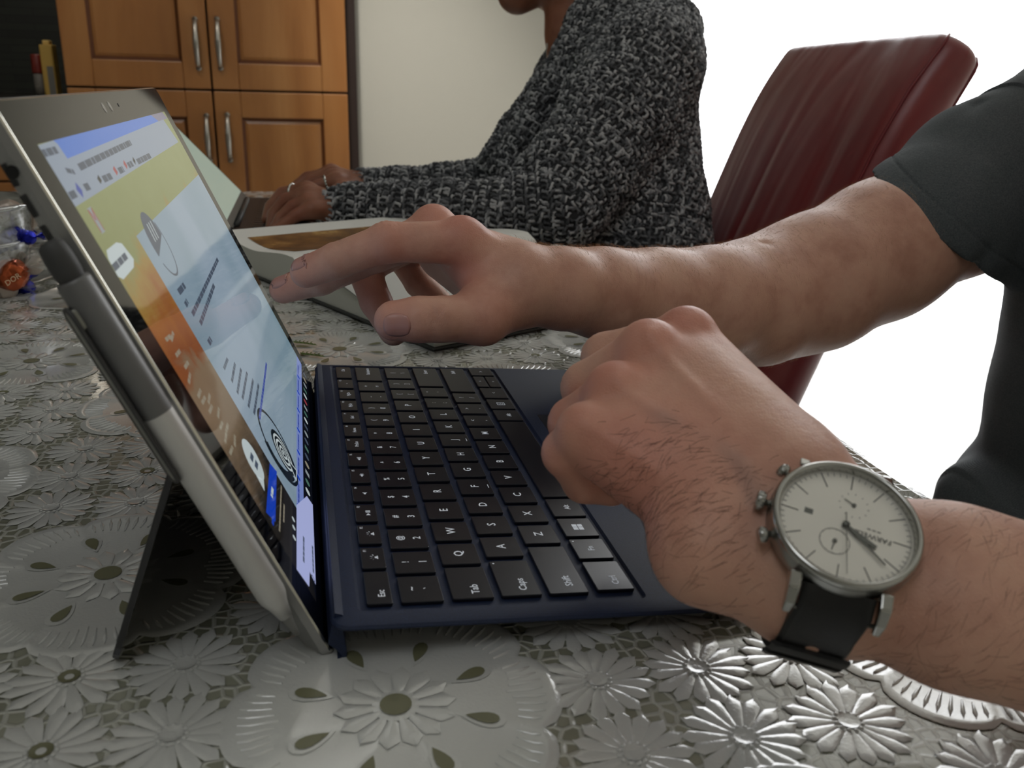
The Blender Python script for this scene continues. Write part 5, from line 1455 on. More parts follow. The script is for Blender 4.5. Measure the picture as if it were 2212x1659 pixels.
# near hand on the keys
wn = P4(735, 452, 1.10, .023)
nf = [[P4(662, 414, 1.115, .0125), P4(610, 418, 1.125, .0085), P4(583, 448, 1.125, .0074), P4(574, 474, 1.12, .0062)],
      [P4(664, 424, 1.10, .0125), P4(616, 432, 1.105, .0085), P4(590, 462, 1.105, .0074), P4(583, 492, 1.10, .0062)],
      [P4(668, 436, 1.085, .0120), P4(634, 446, 1.085, .0085), P4(606, 470, 1.085, .0074), P4(590, 497, 1.08, .0062)],
      [P4(676, 452, 1.072, .0110), P4(642, 464, 1.068, .0080), P4(614, 482, 1.066, .0066), P4(588, 500, 1.064, .0055)]]
for fg in nf:
    Wb.chain(fg, .002); Wb.cone(fg[0][0], fg[0][1], wn[0], .0175, .007)
Wb.chain([wn, P4(690, 455, 1.13, .014), P4(650, 462, 1.145, .0095), P4(628, 474, 1.14, .0085)], .004)
# far hand
wf = P4(778, 402, 1.30, .022)
ff = [[P4(718, 378, 1.305, .0125), P4(664, 384, 1.315, .0092), P4(640, 402, 1.31, .0080), P4(632, 424, 1.305, .0066)],
      [P4(722, 384, 1.285, .0125), P4(672, 392, 1.285, .0092), P4(646, 412, 1.285, .0080), P4(634, 432, 1.28, .0066)],
      [P4(728, 390, 1.265, .0120), P4(686, 402, 1.262, .0090), P4(662, 418, 1.262, .0078), P4(648, 436, 1.26, .0066)],
      [P4(716, 372, 1.325, .0115), P4(676, 382, 1.335, .0084), P4(652, 400, 1.33, .0072), P4(640, 420, 1.325, .006)]]
for fg in ff:
    Wb.chain(fg, .002); Wb.cone(fg[0][0], fg[0][1], wf[0], .0165, .007)
Wb.chain([wf, P4(740, 412, 1.25, .013), P4(706, 424, 1.235, .0095), P4(688, 434, 1.235, .0082)], .004)
Wb.chain([wn, P4(900, 455, 1.09, .030), P4(1200, 450, 1.075, .036)], .01); Wb.chain([wf, P4(950, 405, 1.31, .030), P4(1120, 400, 1.32, .036)], .01)
# neck and head in profile, looking left and down
Wb.cone(pix(1262, 120, 1.30), .055, pix(1262, -60, 1.31), .052, .02); Wb.cone(pix(1226, 66, 1.29), .030, pix(1240, -40, 1.30), .040, .02)
hc = pix(1228, -165, 1.31)
hx = nrm(pix(1100, -120, 1.31) - hc)                        # towards the face
hz = nrm(V(0, 0, 1) - hx * hx[2]); hy = np.cross(hz, hx); HR = np.array([hx, hy, hz])
Wb.ell(hc + hz * .02, (.098, .078, .100), HR, .02)
Wb.ell(hc + hx * .030 - hz * .055, (.062, .058, .060), HR, .03)
chin = pix(1118, -14, 1.30)
Wb.ell(chin, (.026, .026, .0245), HR, .018); Wb.cone(chin, .020, pix(1240, -60, 1.25), .026, .02); Wb.cone(chin, .020, pix(1240, -70, 1.36), .026, .02)
ns_ = hc + hx * .100 - hz * .012
Wb.cone(ns_ + hz * .028 - hx * .012, .007, ns_ + hx * .010 - hz * .006, .0095, .006)
Wb.ell(hc + hx * .088 - hz * .052, (.012, .022, .0055), HR, .004); Wb.ell(hc + hx * .086 - hz * .062, (.012, .020, .006), HR, .004)
for e in (-1, 1):
    Wb.ell(hc + hx * .083 + hy * e * .030 + hz * .020, (.012, .016, .010), HR, .006)
    Wb.ell(hc - hx * .005 + hy * e * .078 - hz * .008, (.018, .008, .030), HR, .005)
Pw, Fw = Wb.mesh(.0032); Pw = relax(Pw, Fw, 1)
if np.einsum('ij,ij->i', Pw[Fw[:, 0]], np.cross(Pw[Fw[:, 1]], Pw[Fw[:, 2]])).sum() < 0: Fw = Fw[:, ::-1]
ob = np_mesh('body', Pw, Fw, m_skin2, WOM); add_attr(ob, 'flush', .5 * dist_pts(Pw, [(f[1][0], .012) for f in nf + ff])); add_attr(ob, 'vein', np.zeros(len(Pw)))
# eyes, brows, lips, hair
m_eye = mat('eye_white', srgb(225, 220, 214), .2); m_iris = mat('iris', srgb(40, 26, 18), .2); m_lip = mat('lips', srgb(140, 74, 66), .4); m_hd = mat('dark_head_hair', srgb(26, 19, 15), .45)
for e in (-1, 1):
    c = hc + hx * .086 + hy * e * .030 + hz * .018; b = MB(); b.lathe([(0, .0105)] + [(.0105 * math.sin(a), .0105 * math.cos(a)) for a in np.linspace(.3, PI, 8)], c, hx, 16); b.build('eye', m_eye, WOM, True)
    b = MB(); b.lathe([(0, .0109), (.004, .0103), (.0045, .0098)], c, hx, 14); b.build('iris', m_iris, WOM, True)
    b = MB(); b.tube([c + hz * .017 + hx * .008 + hy * e * q for q in (-.014, 0, .016)], [.0015, .003, .001], 6); b.build('eyebrow', m_hd, WOM, True)
Hh = SDF(); Hh.ell(hc + hz * .032 - hx * .014, (.104, .086, .103), HR, .02); Hh.ell(hc - hx * .055 - hz * .03, (.060, .075, .085), HR, .03); Hh.cone(hc - hx * .115 + hz * .03, .042, hc - hx * .13 + hz * .02, .045, .02)
Hh.ell(hc + hx * .085 - hz * .02, (.075, .070, .075), HR, .01, -1)
Ph, Fh = Hh.mesh(.005); Ph = Ph + normals(Ph, Fh) * (.0016 * np.sin(Ph @ hx * 300 + 8 * np.sin(Ph @ hz * 20)))[:, None]
np_mesh('hair', Ph, Fh, m_hd, WOM)
# rings
m_ring = mat('silver_ring', srgb(205, 203, 198), .18, 1.0)
for (p, q), r in (((nf[0][0][0], nf[0][1][0]), .0100), ((ff[2][0][0], ff[2][1][0]), .0108)):
    ax = nrm(q - p); c = p + (q - p) * .55; b = MB(); pts = []
    e1 = nrm(np.cross(ax, V(0, 0, 1))); e2 = np.cross(ax, e1)
    for k in range(25): a = 2 * PI * k / 24; pts.append(c + (e1 * math.cos(a) + e2 * math.sin(a)) * (r + .0008))
    b.tube(pts, .0016, 6, cap=False)
    if r > .0105:
        for k in range(5): a = PI + (k - 2) * .28; b.lathe([(0, .002), (.0014, .0012), (.0016, 0)], c + (e1 * math.cos(a) + e2 * math.sin(a)) * (r + .001) , nrm(e1 * math.cos(a) + e2 * math.sin(a)), 6)
    b.build('finger_ring', m_ring, WOM, True)
m_tee = mat('white_undershirt', srgb(214, 212, 204), .8)
U_ = SDF(); U_.cone(pix(1244, 118, 1.31), .044, pix(1275, 300, 1.34), .075, .02); U_.cone(pix(1212, 92, 1.29), .022, pix(1236, 130, 1.30), .030, .01)
Pu, Fu = U_.mesh(.005); np_mesh('undershirt', Pu, Fu, m_tee, WOM)
# ---- cardigan
Kn = SDF()
slv = [P4(722, 452, 1.10, .0270), P4(760, 452, 1.10, .0310), P4(850, 452, 1.092, .0330), P4(960, 455, 1.085, .0370), P4(1090, 462, 1.075, .0420), P4(1215, 452, 1.07, .0480)]
upa = [P4(1215, 452, 1.07, .0480), P4(1265, 370, 1.09, .0620), P4(1330, 255, 1.12, .0720), P4(1395, 150, 1.16, .0720), P4(1425, 92, 1.19, .0500)]
fsl = [P4(782, 404, 1.30, .0280), P4(860, 412, 1.30, .0330), P4(960, 408, 1.31, .0360), P4(1080, 400, 1.32, .0460), P4(1180, 330, 1.36, .0600), P4(1250, 200, 1.42, .0600)]
Kn.chain(slv, .012); Kn.chain(upa, .02); Kn.chain(fsl, .014)
Kn.chain([P4(1180, 400, 1.09, .045), P4(1290, 330, 1.12, .06)], .03)
tor = [P4(1345, 95, 1.24, .070), P4(1350, 200, 1.23, .090), P4(1355, 330, 1.215, .092), P4(1375, 460, 1.195, .090), P4(1385, 570, 1.175, .088), P4(1395, 760, 1.13, .090)]
tor2 = [P4(1290, 90, 1.45, .060), P4(1275, 200, 1.44, .090), P4(1290, 330, 1.42, .095), P4(1310, 460, 1.39, .100), P4(1330, 700, 1.33, .105)]
Kn.chain(tor, .03); Kn.chain(tor2, .03)
for a, c_ in zip(tor, tor2): Kn.cone(a[0], a[1] * .95, c_[0], c_[1] * .95, .02)
Kn.chain([P4(1415, 120, 1.20, .070), P4(1440, 70, 1.23, .046), P4(1340, 45, 1.27, .040)], .02)
lap1 = [P4(1300, -10, 1.235, .026), P4(1262, 50, 1.225, .027), P4(1232, 120, 1.215, .026), P4(1190, 200, 1.21, .026), P4(1140, 290, 1.21, .027), P4(1090, 370, 1.21, .028)]
lap2 = [P4(1262, 20, 1.37, .022), P4(1210, 118, 1.33, .0135), P4(1166, 190, 1.31, .018), P4(1110, 278, 1.29, .022), P4(1066, 352, 1.28, .024)]
neckb = [P4(1300, -10, 1.235, .026), P4(1340, -20, 1.30, .030), P4(1310, -10, 1.38, .028), P4(1262, 20, 1.37, .022)]
Kn.chain(lap1, .008); Kn.chain(lap2, .010); Kn.chain(neckb, .008)
Kn.cone(pix(1232, 40, 1.285), .040, pix(1236, 150, 1.29), .030, .01, -1)      # the open neck
Pk, Fk = Kn.mesh(.0050); Pk = relax(Pk, Fk, 2)
if np.einsum('ij,ij->i', Pk[Fk[:, 0]], np.cross(Pk[Fk[:, 1]], Pk[Fk[:, 2]])).sum() < 0: Fk = Fk[:, ::-1]
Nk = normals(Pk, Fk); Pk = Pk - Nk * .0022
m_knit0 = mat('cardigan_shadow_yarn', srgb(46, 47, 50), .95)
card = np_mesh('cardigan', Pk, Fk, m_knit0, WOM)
m_knit = mat('marl_yarn', srgb(88, 90, 94), .9)
t = NT(m_knit); g = t.n('ShaderNodeNewGeometry'); v = t.coord((1, 1, 1)); nz = t.noise(v, 420, 2, .6)
f = t.math('ADD', t.math('MULTIPLY', g.outputs['Random Per Island'], .75), t.math('MULTIPLY', nz, .5))
t.base(t.ramp(f, [(0.15, srgb(48, 49, 52)), (0.42, srgb(86, 88, 92)), (0.68, srgb(124, 126, 130)), (0.92, srgb(186, 187, 189))]))
t.bump(t.noise(v, 1600, 2), .4, .0006)
# one stitch: a short curved fat yarn leg
def stitch_template():
    rs, n = 5, 5; vs = []; ln = .0098; rr_ = .0021
    for i in range(rs):
        s = i / (rs - 1); x = (s - .5) * ln; z = .0030 * math.sin(PI * s) - .0012; y = .0016 * math.sin(2 * PI * (s - .5)); r = rr_ * (.45 + .55 * math.sin(PI * (s * .86 + .07)))
        for k in range(n): a = 2 * PI * k / n; vs.append((x, y + r * math.cos(a), z + r * .85 * math.sin(a)))
    fs = [(i*n+k, i*n+(k+1)%n, (i+1)*n+(k+1)%n, (i+1)*n+k) for i in range(rs-1) for k in range(n)]
    return np.array(vs), np.array(fs)
TV, TF = stitch_template()
bvk = BVHTree.FromPolygons([Vector(p) for p in Pk], [tuple(int(i) for i in f_) for f_ in Fk])
def knit(chain, du, dth, back=.35, jit=.12, scale=1.0, rmax=.16, up=V(0, 0, 1)):
    """rows of stitches cast out from a centre line onto the cloth"""
    pts = [c[0] for c in chain]; seg = [np.linalg.norm(b_ - a_) for a_, b_ in zip(pts[:-1], pts[1:])]; L = sum(seg); nrow = int(L / du); out = []
    rn = np.random.default_rng(len(chain) * 17 + nrow)
    for r in range(nrow + 1):
        u = r * du; k = 0; acc = 0
        while k < len(seg) - 1 and acc + seg[k] < u: acc += seg[k]; k += 1
        s = min(1, (u - acc) / seg[k]); c = pts[k] + (pts[k+1] - pts[k]) * s; rad = chain[k][1] + (chain[k+1][1] - chain[k][1]) * s
        tn_ = nrm(pts[min(k+1, len(pts)-1)] - pts[k])
        e1 = nrm(np.cross(tn_, CC - c)); e2 = np.cross(e1, tn_); e2 = e2 if e2 @ (CC - c) > 0 else -e2
        nth = max(8, int(2 * PI * rad / dth)); off = (r % 2) * .5
        for j in range(nth):
            a = 2 * PI * (j + off) / nth; d = e1 * math.sin(a) + e2 * math.cos(a)
            if math.cos(a) < -back: continue
            h = bvk.ray_cast(Vector(c), Vector(d), rmax)
            if h[0] is None: continue
            out.append((np.array(h[0]), np.array(h[1]), tn_, (1 if r % 2 else -1), rn.normal(0, jit), rn.uniform(.85, 1.15) * scale))
    return out
S_all = []
S_all += knit(slv, .0074, .0068, .6); S_all += knit(upa, .0080, .0074, .5); S_all += knit(fsl, .0080, .0074, .5)
tt = [(p + V(0.0, 0, 0), r) for p, r in tor[:-1]]
S_all += knit(tt, .0082, .0078, .45, rmax=.2); S_all += knit(lap1, .0070, .0064, .6, rmax=.05); S_all += knit(lap2, .0070, .0064, .6, rmax=.05); S_all += knit(neckb, .0072, .0066, .6, rmax=.05)
S_all += knit(tor2[:4], .0088, .0085, .3, rmax=.2)
# drop those that crowd each other
cellset = {}; keep = []
for st in S_all:
    kx = tuple((st[0] / .0062).astype(int))
    if kx in cellset: continue
    cellset[kx] = 1; keep.append(st)
axp = np.array([p for ch in (slv, upa, fsl, tor, tor2) for (p, r) in ch[:-1]]); axq = np.array([q for ch in (slv, upa, fsl, tor, tor2) for (q, r) in ch[1:]]); axt = np.array([nrm(q - p) for p, q in zip(axp, axq)]); axm = (axp + axq) / 2
rk = np.random.default_rng(5); fa_ = np.linalg.norm(np.cross(Pk[Fk[:, 2]] - Pk[Fk[:, 0]], Pk[Fk[:, 3]] - Pk[Fk[:, 1]]), axis=1)
facing = (Nk[Fk[:, 0]] * nrm(CC - Pk.mean(0))).sum(1) > -.35
pr_ = fa_ * facing; pr_ /= pr_.sum()
for i_f in rk.choice(len(Fk), 60000, p=pr_):
    f4 = Fk[i_f]; w4 = rk.dirichlet((1, 1, 1, 1)); p = (Pk[f4] * w4[:, None]).sum(0); kx = tuple((p / .0062).astype(int))
    if kx in cellset: continue
    cellset[kx] = 1; j = np.argmin(((axm - p) ** 2).sum(1)); u_ = p @ axt[j]
    keep.append((p, Nk[f4[0]], axt[j], 1 if int(round(u_ / .0076)) % 2 else -1, rk.normal(0, .12), rk.uniform(.85, 1.15)))
nS = len(keep); C0 = np.array([s[0] for s in keep]); NN = np.array([s[1] for s in keep]); TT = np.array([s[2] for s in keep])
fl = np.sign((NN * (CC - C0)).sum(1)); 
TT = TT - NN * (TT * NN).sum(1)[:, None]; TT /= np.linalg.norm(TT, axis=1)[:, None] + 1e-9; BB = np.cross(NN, TT)
an = np.array([s[3] * .75 + s[4] * 1.6 for s in keep]); sc_ = np.array([s[5] for s in keep])
X_ = TT * np.cos(an)[:, None] + BB * np.sin(an)[:, None]; Y_ = np.cross(NN, X_)
VV = C0[:, None] + (X_[:, None] * TV[None, :, 0:1] + Y_[:, None] * TV[None, :, 1:2] + NN[:, None] * TV[None, :, 2:3]) * sc_[:, None, None]
FF = (TF[None] + (np.arange(nS) * len(TV))[:, None, None]).reshape(-1, 4)
ks_ = np_mesh('knit_stitches', VV.reshape(-1, 3), FF, m_knit, WOM); ks_['kind'] = 'stuff'
print('stitches', nS)
Tw = SDF(); Tw.chain([P4(1395, 760, 1.13, .09), (V(.40, 1.04, -.30), .085), (V(.14, 1.05, -.30), .065), (V(.15, 1.06, -.68), .045)], .03)
Tw.chain([P4(1330, 700, 1.33, .10), (V(.42, 1.22, -.30), .085), (V(.16, 1.24, -.30), .065), (V(.17, 1.24, -.68), .045)], .03)
Pq, Fq = Tw.mesh(.010); np_mesh('trousers', Pq, Fq, mat('black_trousers', srgb(26, 26, 30), .8), WOM)
# ------------------------------------------------------------------ far laptop
LP = thing('laptop', 'dark laptop with pale green screen in front of the person in the knitted cardigan', 'laptop', (0.02, 1.03, 0))
lx0, lx1, ly0, ly1, lz = -0.088, 0.135, 0.885, 1.205, .0020
b = MB(); b.rbox((lx0, ly0, lz), (lx1, ly1, lz + .011), .006, None, 3, top=.001); b.build('laptop_base', mat('laptop_brown_grey', srgb(46, 40, 38), .45, .3), LP)
m_k2 = mat('laptop_key', srgb(30, 27, 27), .4)
b = MB(); b.rbox((-.0075, -.0075, 0), (.0075, .0075, .0013), .001, None, 2, top=.0003); tmp = b.build('key', m_k2, None); kme = tmp.data; bpy.data.objects.remove(tmp)
for r in range(5):
    for c in range(15):
        o = bpy.data.objects.new('key', kme); link(o, LP); o.location = (lx0 + .030 + r * .0185, ly0 + .024 + c * .0194 + (r % 3) * .002, lz + .0111)
b = MB(); b.box((lx0 + .135, ly0 + .11, lz + .0111), (lx0 + .200, ly0 + .21, lz + .0113)); b.build('trackpad', mat('laptop_trackpad', srgb(54, 48, 46), .3), LP)
ltop = pix(366, 243, 1.36); lb = V(lx0 + .002, ly1, lz + .011); ld = nrm(V(ltop[0] - lb[0], 0, ltop[2] - lb[2])); ln_ = V(ld[2], 0, -ld[0])
print('lid top', ltop, 'dir', ld)
def lf(y, s, d): return tuple(V(lb[0], y, lb[2]) + ld * s + ln_ * d)
b = MB(); b.rbox((ly0, .002, -.006), (ly1, .205, 0), .008, lf, 4, top=.0006); b.build('lid', mat('laptop_lid', srgb(30, 30, 30), .4, .2), LP)
m_ls = mat('laptop_screen', (0.02, 0.02, 0.02, 1), .12, emit=srgb(158, 184, 172), estr=.68)
b = MB(); b.add([lf(ly0 + .009, .014, .0003), lf(ly1 - .009, .014, .0003), lf(ly1 - .009, .196, .0003), lf(ly0 + .009, .196, .0003)], [(0, 1, 2, 3)]); o = b.build('laptop_screen', m_ls, LP)
b = MB(); b.tube([(lb[0], ly0 + .03, lz + .012), (lb[0], ly1 - .03, lz + .012)], .004, 10); b.build('hinge', m_blk, LP, True)

# ------------------------------------------------------------------ open book
Bc = V(.087, .389, 0.0022); bu = nrm(V(-.45, .893, 0)); bv_ = nrm(V(.893, .45, 0)); BH, BWd = .285, .40
BK = thing('open_book', 'thick white open book lying behind the pointing hand, brown photograph on its far page', 'book', tuple(Bc + bu * .2 + bv_ * .14))
def bk(a, c, z): return Bc + bu * a + bv_ * c + V(0, 0, z)
def zt(a):
    if a <= .2:
        s = min(1, max(0, (a - .045) / .12)); s = s * s * (3 - 2 * s); return .0055 + .019 * s - (.014 * max(0, (a / .2 - .92) / .08) ** 2)
    s = (a - .2) / .2; return .010 + .019 * min(1, (s / .12)) ** .5 + .0035 * math.cos(2 * PI * (s - .18) / .82) * min(1, s / .12)
m_page = mat('book_paper', srgb(240, 239, 234), .65)
m_edge = mat('page_edges', srgb(176, 178, 166), .8)
t = NT(m_edge); v = t.coord((1, 1, 1)); wv = t.n('ShaderNodeTexWave', bands_direction='Z'); wv.inputs['Scale'].default_value = 650; wv.inputs['Distortion'].default_value = 2.0; wv.inputs['Detail'].default_value = 2; t.l(v, wv.inputs['Vector'])
t.base(t.mix(wv.outputs['Fac'], srgb(176, 178, 168), srgb(222, 222, 212)))
def block(a0, a1, nm):
    n = 16; b = MB(); A = [a0 + (a1 - a0) * k / n for k in range(n + 1)]; vs = []
    for c in (0, BH):
        for a in A: vs.append(bk(a, c, .0016))
        for a in A: vs.append(bk(a, c, zt(a)))
    m_ = n + 1; fs = []; mi = []
    for k in range(n): fs.append((m_+k, m_+k+1, 3*m_+k+1, 3*m_+k)); mi.append(0)
    for k in range(n): fs.append((k, k+1, m_+k+1, m_+k)); mi.append(1)
    for k in range(n): fs.append((2*m_+k+1, 2*m_+k, 3*m_+k, 3*m_+k+1)); mi.append(1)
    fs += [(0, m_, 3*m_, 2*m_), (n, 2*m_+n, 3*m_+n, m_+n)]; mi += [1, 1]
    for k in range(n): fs.append((k+1, k, 2*m_+k, 2*m_+k+1)); mi.append(1)
    return mesh_obj(nm, vs, fs, None, BK, False, [m_page, m_edge], mi)
block(0.0, .1985, 'page_block'); block(.2015, .40, 'page_block')
b = MB(); n = 12
b.box((-.003, -.003, 0), (.403, BH + .003, .0015), lambda x, y, z: tuple(bk(x, y, z))); b.build('book_cover', mat('book_cover_grey', srgb(60, 62, 60), .6), BK)
for q in range(3):        # a few leaves lifting off the right-hand page
    vs = []; A = np.linspace(.0, .195, 12)
    for c in (0, BH):
        for a in A: vs.append(bk(a - .004 * q, c - .003 * q, zt(a) + .0008 + .0011 * (q + 1) * math.sin(PI * min(1, a / .195)) ** 1.2 + .0005 * q))
    o = mesh_obj('leaf', vs, [(k, k+1, 12+k+1, 12+k) for k in range(11)], m_page, BK, True)
    md = o.modifiers.new('thick', 'SOLIDIFY'); md.thickness = .0004
def onbk(px, py, z):
    X = onz(px, py, z + Bc[2]) - Bc; return X @ bu, X @ bv_
m_ph = mat('brown_photograph', srgb(120, 84, 44), .35)
t = NT(m_ph); v = t.coord((1, 1, 1)); n1 = t.noise(v, 38, 4, .6); t.base(t.ramp(n1, [(0.3, srgb(58, 38, 20)), (0.5, srgb(120, 82, 40)), (0.62, srgb(150, 108, 56)), (0.75, srgb(206, 170, 104))]))
q = [onbk(*p, .031) for p in ((536, 525), (742, 508), (742, 552), (598, 556))]
print('photo ab', np.round(q, 3))
def patch(a0, a1, c0, c1, m_, nm, lift):
    A = np.linspace(a0, a1, 12); vs = []
    for c in (c0, c1):
        for a in A: vs.append(bk(a, c, zt(a) + lift))
    return mesh_obj(nm, vs, [(k, k+1, 12+k+1, 12+k) for k in range(11)], m_, BK, True)
patch(.255, .362, .016, .200, m_ph, 'photograph', .0004)
patch(.035, .175, .150, .258, m_ph, 'photograph', .0062)
pr = MB()
for k in range(26):
    a = .03 + k * .0058; c = .022
    if a > .185: break
    while c < .135:
        w = random.uniform(.003, .010); z = zt(a) + .0008 + .0033 * math.sin(PI * min(1, a / .195)) ** 1.2 + .0010 + .0005
        pr.add([bk(a - .0009, c, z), bk(a + .0009, c, z), bk(a + .0009, min(c + w, .136), z), bk(a - .0009, min(c + w, .136), z)], [(0, 1, 2, 3)]); c += w + .002
o = pr.build('printed_lines', mat('grey_ink', srgb(120, 120, 120), .7), BK); o['kind'] = 'stuff'

# ------------------------------------------------------------------ red leather chair
CH = thing('dining_chair', 'red leather high-backed dining chair behind the outstretched forearm', 'chair', (.62, .75, FL))
m_red_l = mat('red_leather', srgb(128, 34, 38), .38, spec=.8)
t = NT(m_red_l); v = t.coord((1, 1, 1)); mp = t.coord((1.0, 3.0, .8), (.35, 0, 0)); n1 = t.noise(mp, 3.0, 2, .45, 1.0); n2 = t.noise(v, 260, 3)
t.base(t.mix(t.noise(v, 12, 2), srgb(116, 36, 40), srgb(142, 52, 52)))
t.bump(n2, .12, .0006, t.bump(n1, .55, .02))
path = [(.42, -.42), (.462, -.28), (.507, -.14), (.550, -.02), (.580, .063), (.613, .150), (.640, .205), (.664, .246)]
path = [(x + .026, z - .020) for x, z in path]
cy0, cy1 = .560, 1.0; TH_ = .066
n_s = 24; rings = []
for i, (x, z) in enumerate(path):
    a = path[max(i-1, 0)]; c = path[min(i+1, len(path)-1)]; td = nrm(V(c[0] - a[0], 0, c[1] - a[1])); nn = V(td[2], 0, -td[0])
    th = TH_ * (1.0 if i < len(path) - 1 else .9); s = i / (len(path) - 1); yy0 = cy0 + .01 * (1 - s); yy1 = cy1 - .012 * (1 - s); r = .030; ring = []
    for cc_, nn_, a0 in ((yy1 - r, th/2 - r, 0), (yy0 + r, th/2 - r, 90), (yy0 + r, -th/2 + r, 180), (yy1 - r, -th/2 + r, 270)):
        for k in range(6):
            an_ = math.radians(a0 + 18 * k); ring.append(V(x, cc_ + r * math.cos(an_), z) + nn * (nn_ + r * math.sin(an_)))
    rings.append(ring)
N = len(rings[0]); td = nrm(V(path[-1][0] - path[-2][0], 0, path[-1][1] - path[-2][1]))
cen = sum(rings[-1]) / N
for f_, up_ in ((.97, .008), (.86, .014), (.6, .018)):
    rings.append([cen + V(0, (p - cen)[1] * (1 - (1 - f_) * .35), 0) + (p - cen) * V(1, 0, 1) * f_ + td * up_ for p in rings[-1 if f_ > .9 else -1]][:N] if f_ > .9 else [cen + V(0, (p - cen)[1] * (1 - (1 - f_) * .25), 0) + (p - cen) * V(1, 0, 1) * f_ + td * up_ for p in rings[7]])
vs = [p + V((p[1] - .93) * .146, 0, 0) for r_ in rings for p in r_]; fs = [(i*N+k, i*N+(k+1)%N, (i+1)*N+(k+1)%N, (i+1)*N+k) for i in range(len(rings)-1) for k in range(N)]
fs += [tuple(reversed(range(N))), tuple(range((len(rings)-1)*N, len(rings)*N))]
o = mesh_obj('backrest', vs, fs, m_red_l, CH, True); md = o.modifiers.new('s', 'SUBSURF'); md.levels = 2; md.render_levels = 2
seam = MB()
for side in (-1,):
    for idx0 in (8, 15):
        seam.tube([rings[i][idx0] + V((rings[i][idx0][1] - .93) * .146, 0, 0) for i in range(3, len(rings) - 1)], .0016, 6)
seam.build('seam_piping', mat('red_piping', srgb(120, 36, 42), .4), CH, True)
b = MB(); b.rbox((.06, cy0 + .02, -.36), (.47, cy1 - .02, -.27), .03, None, 5, top=.02); b.build('seat', m_red_l, CH)
m_leg2 = mat('dark_chair_leg', srgb(36, 24, 18), .4)
for x in (.10, .44):
    for y in (cy0 + .05, cy1 - .05): b = MB(); b.tube([(x, y, FL), (x, y, -.36)], [.014, .020], 8); b.build('leg', m_leg2, CH)

# ------------------------------------------------------------------ glass bowl of wrapped sweets
bc = V(-.312, .625, .0022)
m_clr = bpy.data.materials.new('clear_glass'); m_clr.use_nodes = True
t = NT(m_clr); out = t.t.nodes['Material Output']; tr = t.n('ShaderNodeBsdfTransparent'); tr.inputs[0].default_value = (.93, .95, .94, 1); gl = t.n('ShaderNodeBsdfGlossy'); gl.inputs['Roughness'].default_value = 0.03
mx = t.n('ShaderNodeMixShader'); lw = t.n('ShaderNodeLayerWeight'); lw.inputs['Blend'].default_value = 0.45
t.l(lw.outputs['Facing'], mx.inputs[0]); t.l(tr.outputs[0], mx.inputs[1]); t.l(gl.outputs[0], mx.inputs[2]); t.l(mx.outputs[0], out.inputs['Surface'])
GB = thing('glass_bowl', 'clear glass bowl of wrapped sweets at the left edge behind the tablet', 'bowl', tuple(bc))
b = MB(); prof = [(0, .001), (.040, .001), (.052, .004), (.062, .020), (.069, .040), (.073, .062), (.075, .074), (.0775, .077), (.0775, .079), (.0735, .079), (.071, .062), (.067, .040), (.060, .022), (.050, .007), (.038, .004), (0, .004)]
b.lathe(prof, bc, (0, 0, 1), 48); b.build('bowl_body', m_clr, GB, True)
b = MB(); b.tube([bc + V(.0765 * math.cos(a), .0765 * math.sin(a), .078) for a in np.linspace(0, 2 * PI, 49)], .0022, 8, cap=False); b.build('rim', m_clr, GB, True)
b = MB(); b.tube([bc + V(.0715 * math.cos(a), .0715 * math.sin(a), .047) for a in np.linspace(0, 2 * PI, 49)], .0016, 8, cap=False); b.build('raised_band', m_clr, GB, True)
def foil(nm, c, r=.22, me=.75):
    m = mat(nm, c, r, me, spec=.7); t = NT(m); v = t.coord((1, 1, 1)); vo = t.n('ShaderNodeTexVoronoi'); vo.inputs['Scale'].default_value = 130; t.l(v, vo.inputs['Vector']); t.bump(vo.outputs['Distance'], .8, .0025); return m
m_fb = foil('blue_foil', srgb(24, 34, 170)); m_fc = foil('copper_foil', srgb(190, 92, 52)); m_fw = foil('pale_foil', srgb(190, 176, 164), .3, .4)
m_cel = bpy.data.materials.new('cellophane'); m_cel.use_nodes = True
t = NT(m_cel); out = t.t.nodes['Material Output']; tr = t.n('ShaderNodeBsdfTransparent'); pb_ = t.b; pb_.inputs['Base Color'].default_value = srgb(220, 220, 216); pb_.inputs['Roughness'].default_value = .15
mx = t.n('ShaderNodeMixShader'); mx.inputs[0].default_value = .38; t.l(tr.outputs[0], mx.inputs[1]); t.l(pb_.outputs[0], mx.inputs[2]); t.l(mx.outputs[0], out.inputs['Surface'])
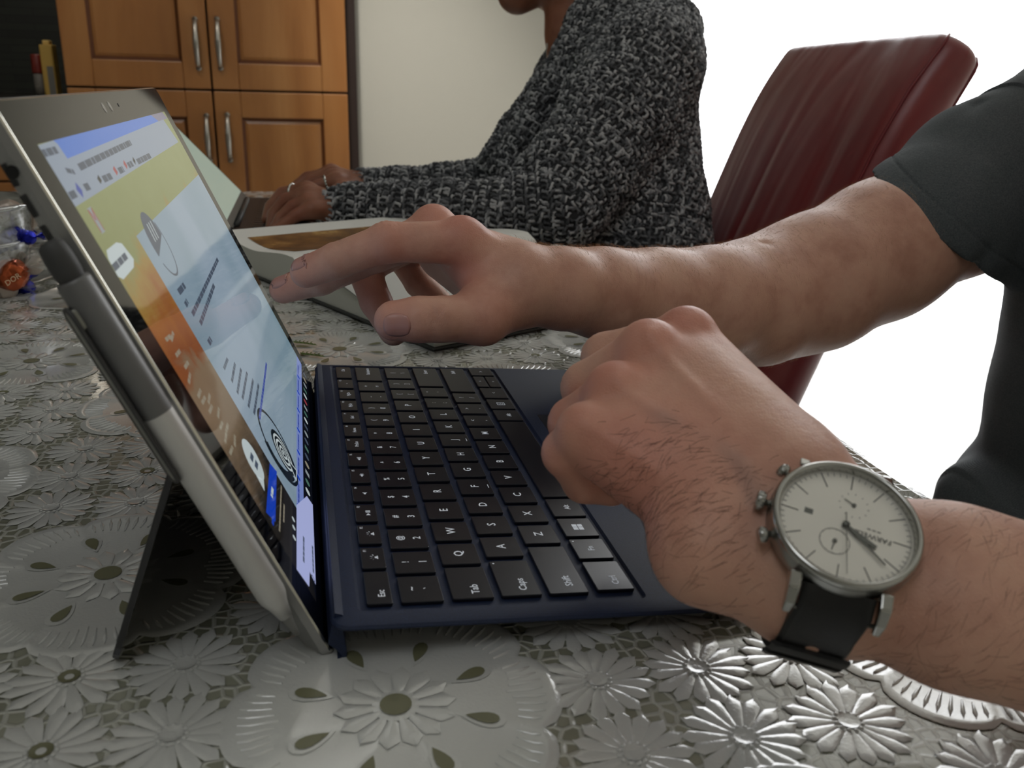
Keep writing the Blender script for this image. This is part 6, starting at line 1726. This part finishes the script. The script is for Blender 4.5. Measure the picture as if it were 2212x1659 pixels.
def sweet(c, r, ax, m_, label, kindn='wrapped_sweet', ends=None):
    ax = nrm(ax); T_ = thing(kindn, label, 'sweet', tuple(c), 'wrapped sweets in the glass bowl')
    b = MB(); b.lathe([(0, -r)] + [(r * math.sin(a) * (1 + .04 * (k % 2)), -r * math.cos(a)) for k, a in enumerate(np.linspace(.3, PI - .3, 9))] + [(0, r)], c, ax, 16); b.build('sweet_body', m_, T_, True)
    for e in (-1, 1):
        b = MB(); n = 15; p1 = [];  e1 = nrm(np.cross(ax, V(.2, .3, 1))); e2 = np.cross(ax, e1)
        prf = [(r * .18, r * .95), (r * .50, r * 1.35), (r * .95, r * 1.95)]
        vs = []
        for i, (rr_, h_) in enumerate(prf):
            for k in range(n):
                a = 2 * PI * k / n; q = rr_ * (1 + .35 * math.sin(3 * a + i) * (i > 0)); vs.append(c + ax * e * (h_ + (.25 * r * math.sin(5 * a) if i == 2 else 0)) + e1 * q * math.cos(a) + e2 * q * .55 * math.sin(a))
        fs = [(i*n+k, i*n+(k+1)%n, (i+1)*n+(k+1)%n, (i+1)*n+k) for i in range(2) for k in range(n)]
        b.add(vs, fs); b.build('twisted_end', ends or m_, T_, True)
    return T_
def at(px, py, d): return pix(px, py, d)
sw = [((62, 513, .775), .0064, (1, .3, .1), m_fb, 'small bright blue foil sweet near the bowl rim beside the tablet edge'),
      ((28, 515, .80), .0105, (.2, 1, .2), m_fb, 'dark blue foil sweet left of the bright blue one under the bowl rim'),
      ((22, 592, .775), .0150, (1, .1, .5), m_fc, 'large copper foil sweet with pale lettering in the middle of the bowl'),
      ((56, 622, .80), .0080, (.4, .3, 1), m_fb, 'blue sweet low in the bowl beneath the copper one'),
      ((72, 572, .79), .0090, (.5, 1, .3), m_fw, 'pale wrapped sweet right of the copper one'),
      ((14, 545, .80), .0110, (1, .6, 0), m_fw, 'pale wrapped sweet above the copper one'),
      ((20, 462, .80), .0130, (1, .1, .3), m_fw, 'clear-wrapped sweet heaped highest above the bowl rim'),
      ((58, 470, .83), .0110, (.3, 1, .4), m_fw, 'clear-wrapped sweet above the rim nearest the tablet'),
      ((10, 622, .78), .0110, (1, .5, 0), m_fw, 'white sweet at the bottom of the bowl')]
for (p, r, ax, m_, lb_) in sw: sweet(at(*p), r, ax, m_, lb_, ends=(m_cel if m_ is not m_fb else m_fb))
vs, fs = font_mesh('DOR', .0068); c = at(28, 604, .757); xr_ = nrm(CR.T @ V(.82, -.55, 0)); yu = nrm(CR.T @ V(-.55, -.82, 0))
tx = mesh_obj('lettering', [c + xr_ * q[0] + yu * q[1] for q in vs], fs, mat('pale_print', srgb(226, 196, 160), .4), [o for o in bpy.data.objects if o.get('label', '').startswith('large copper')][0])
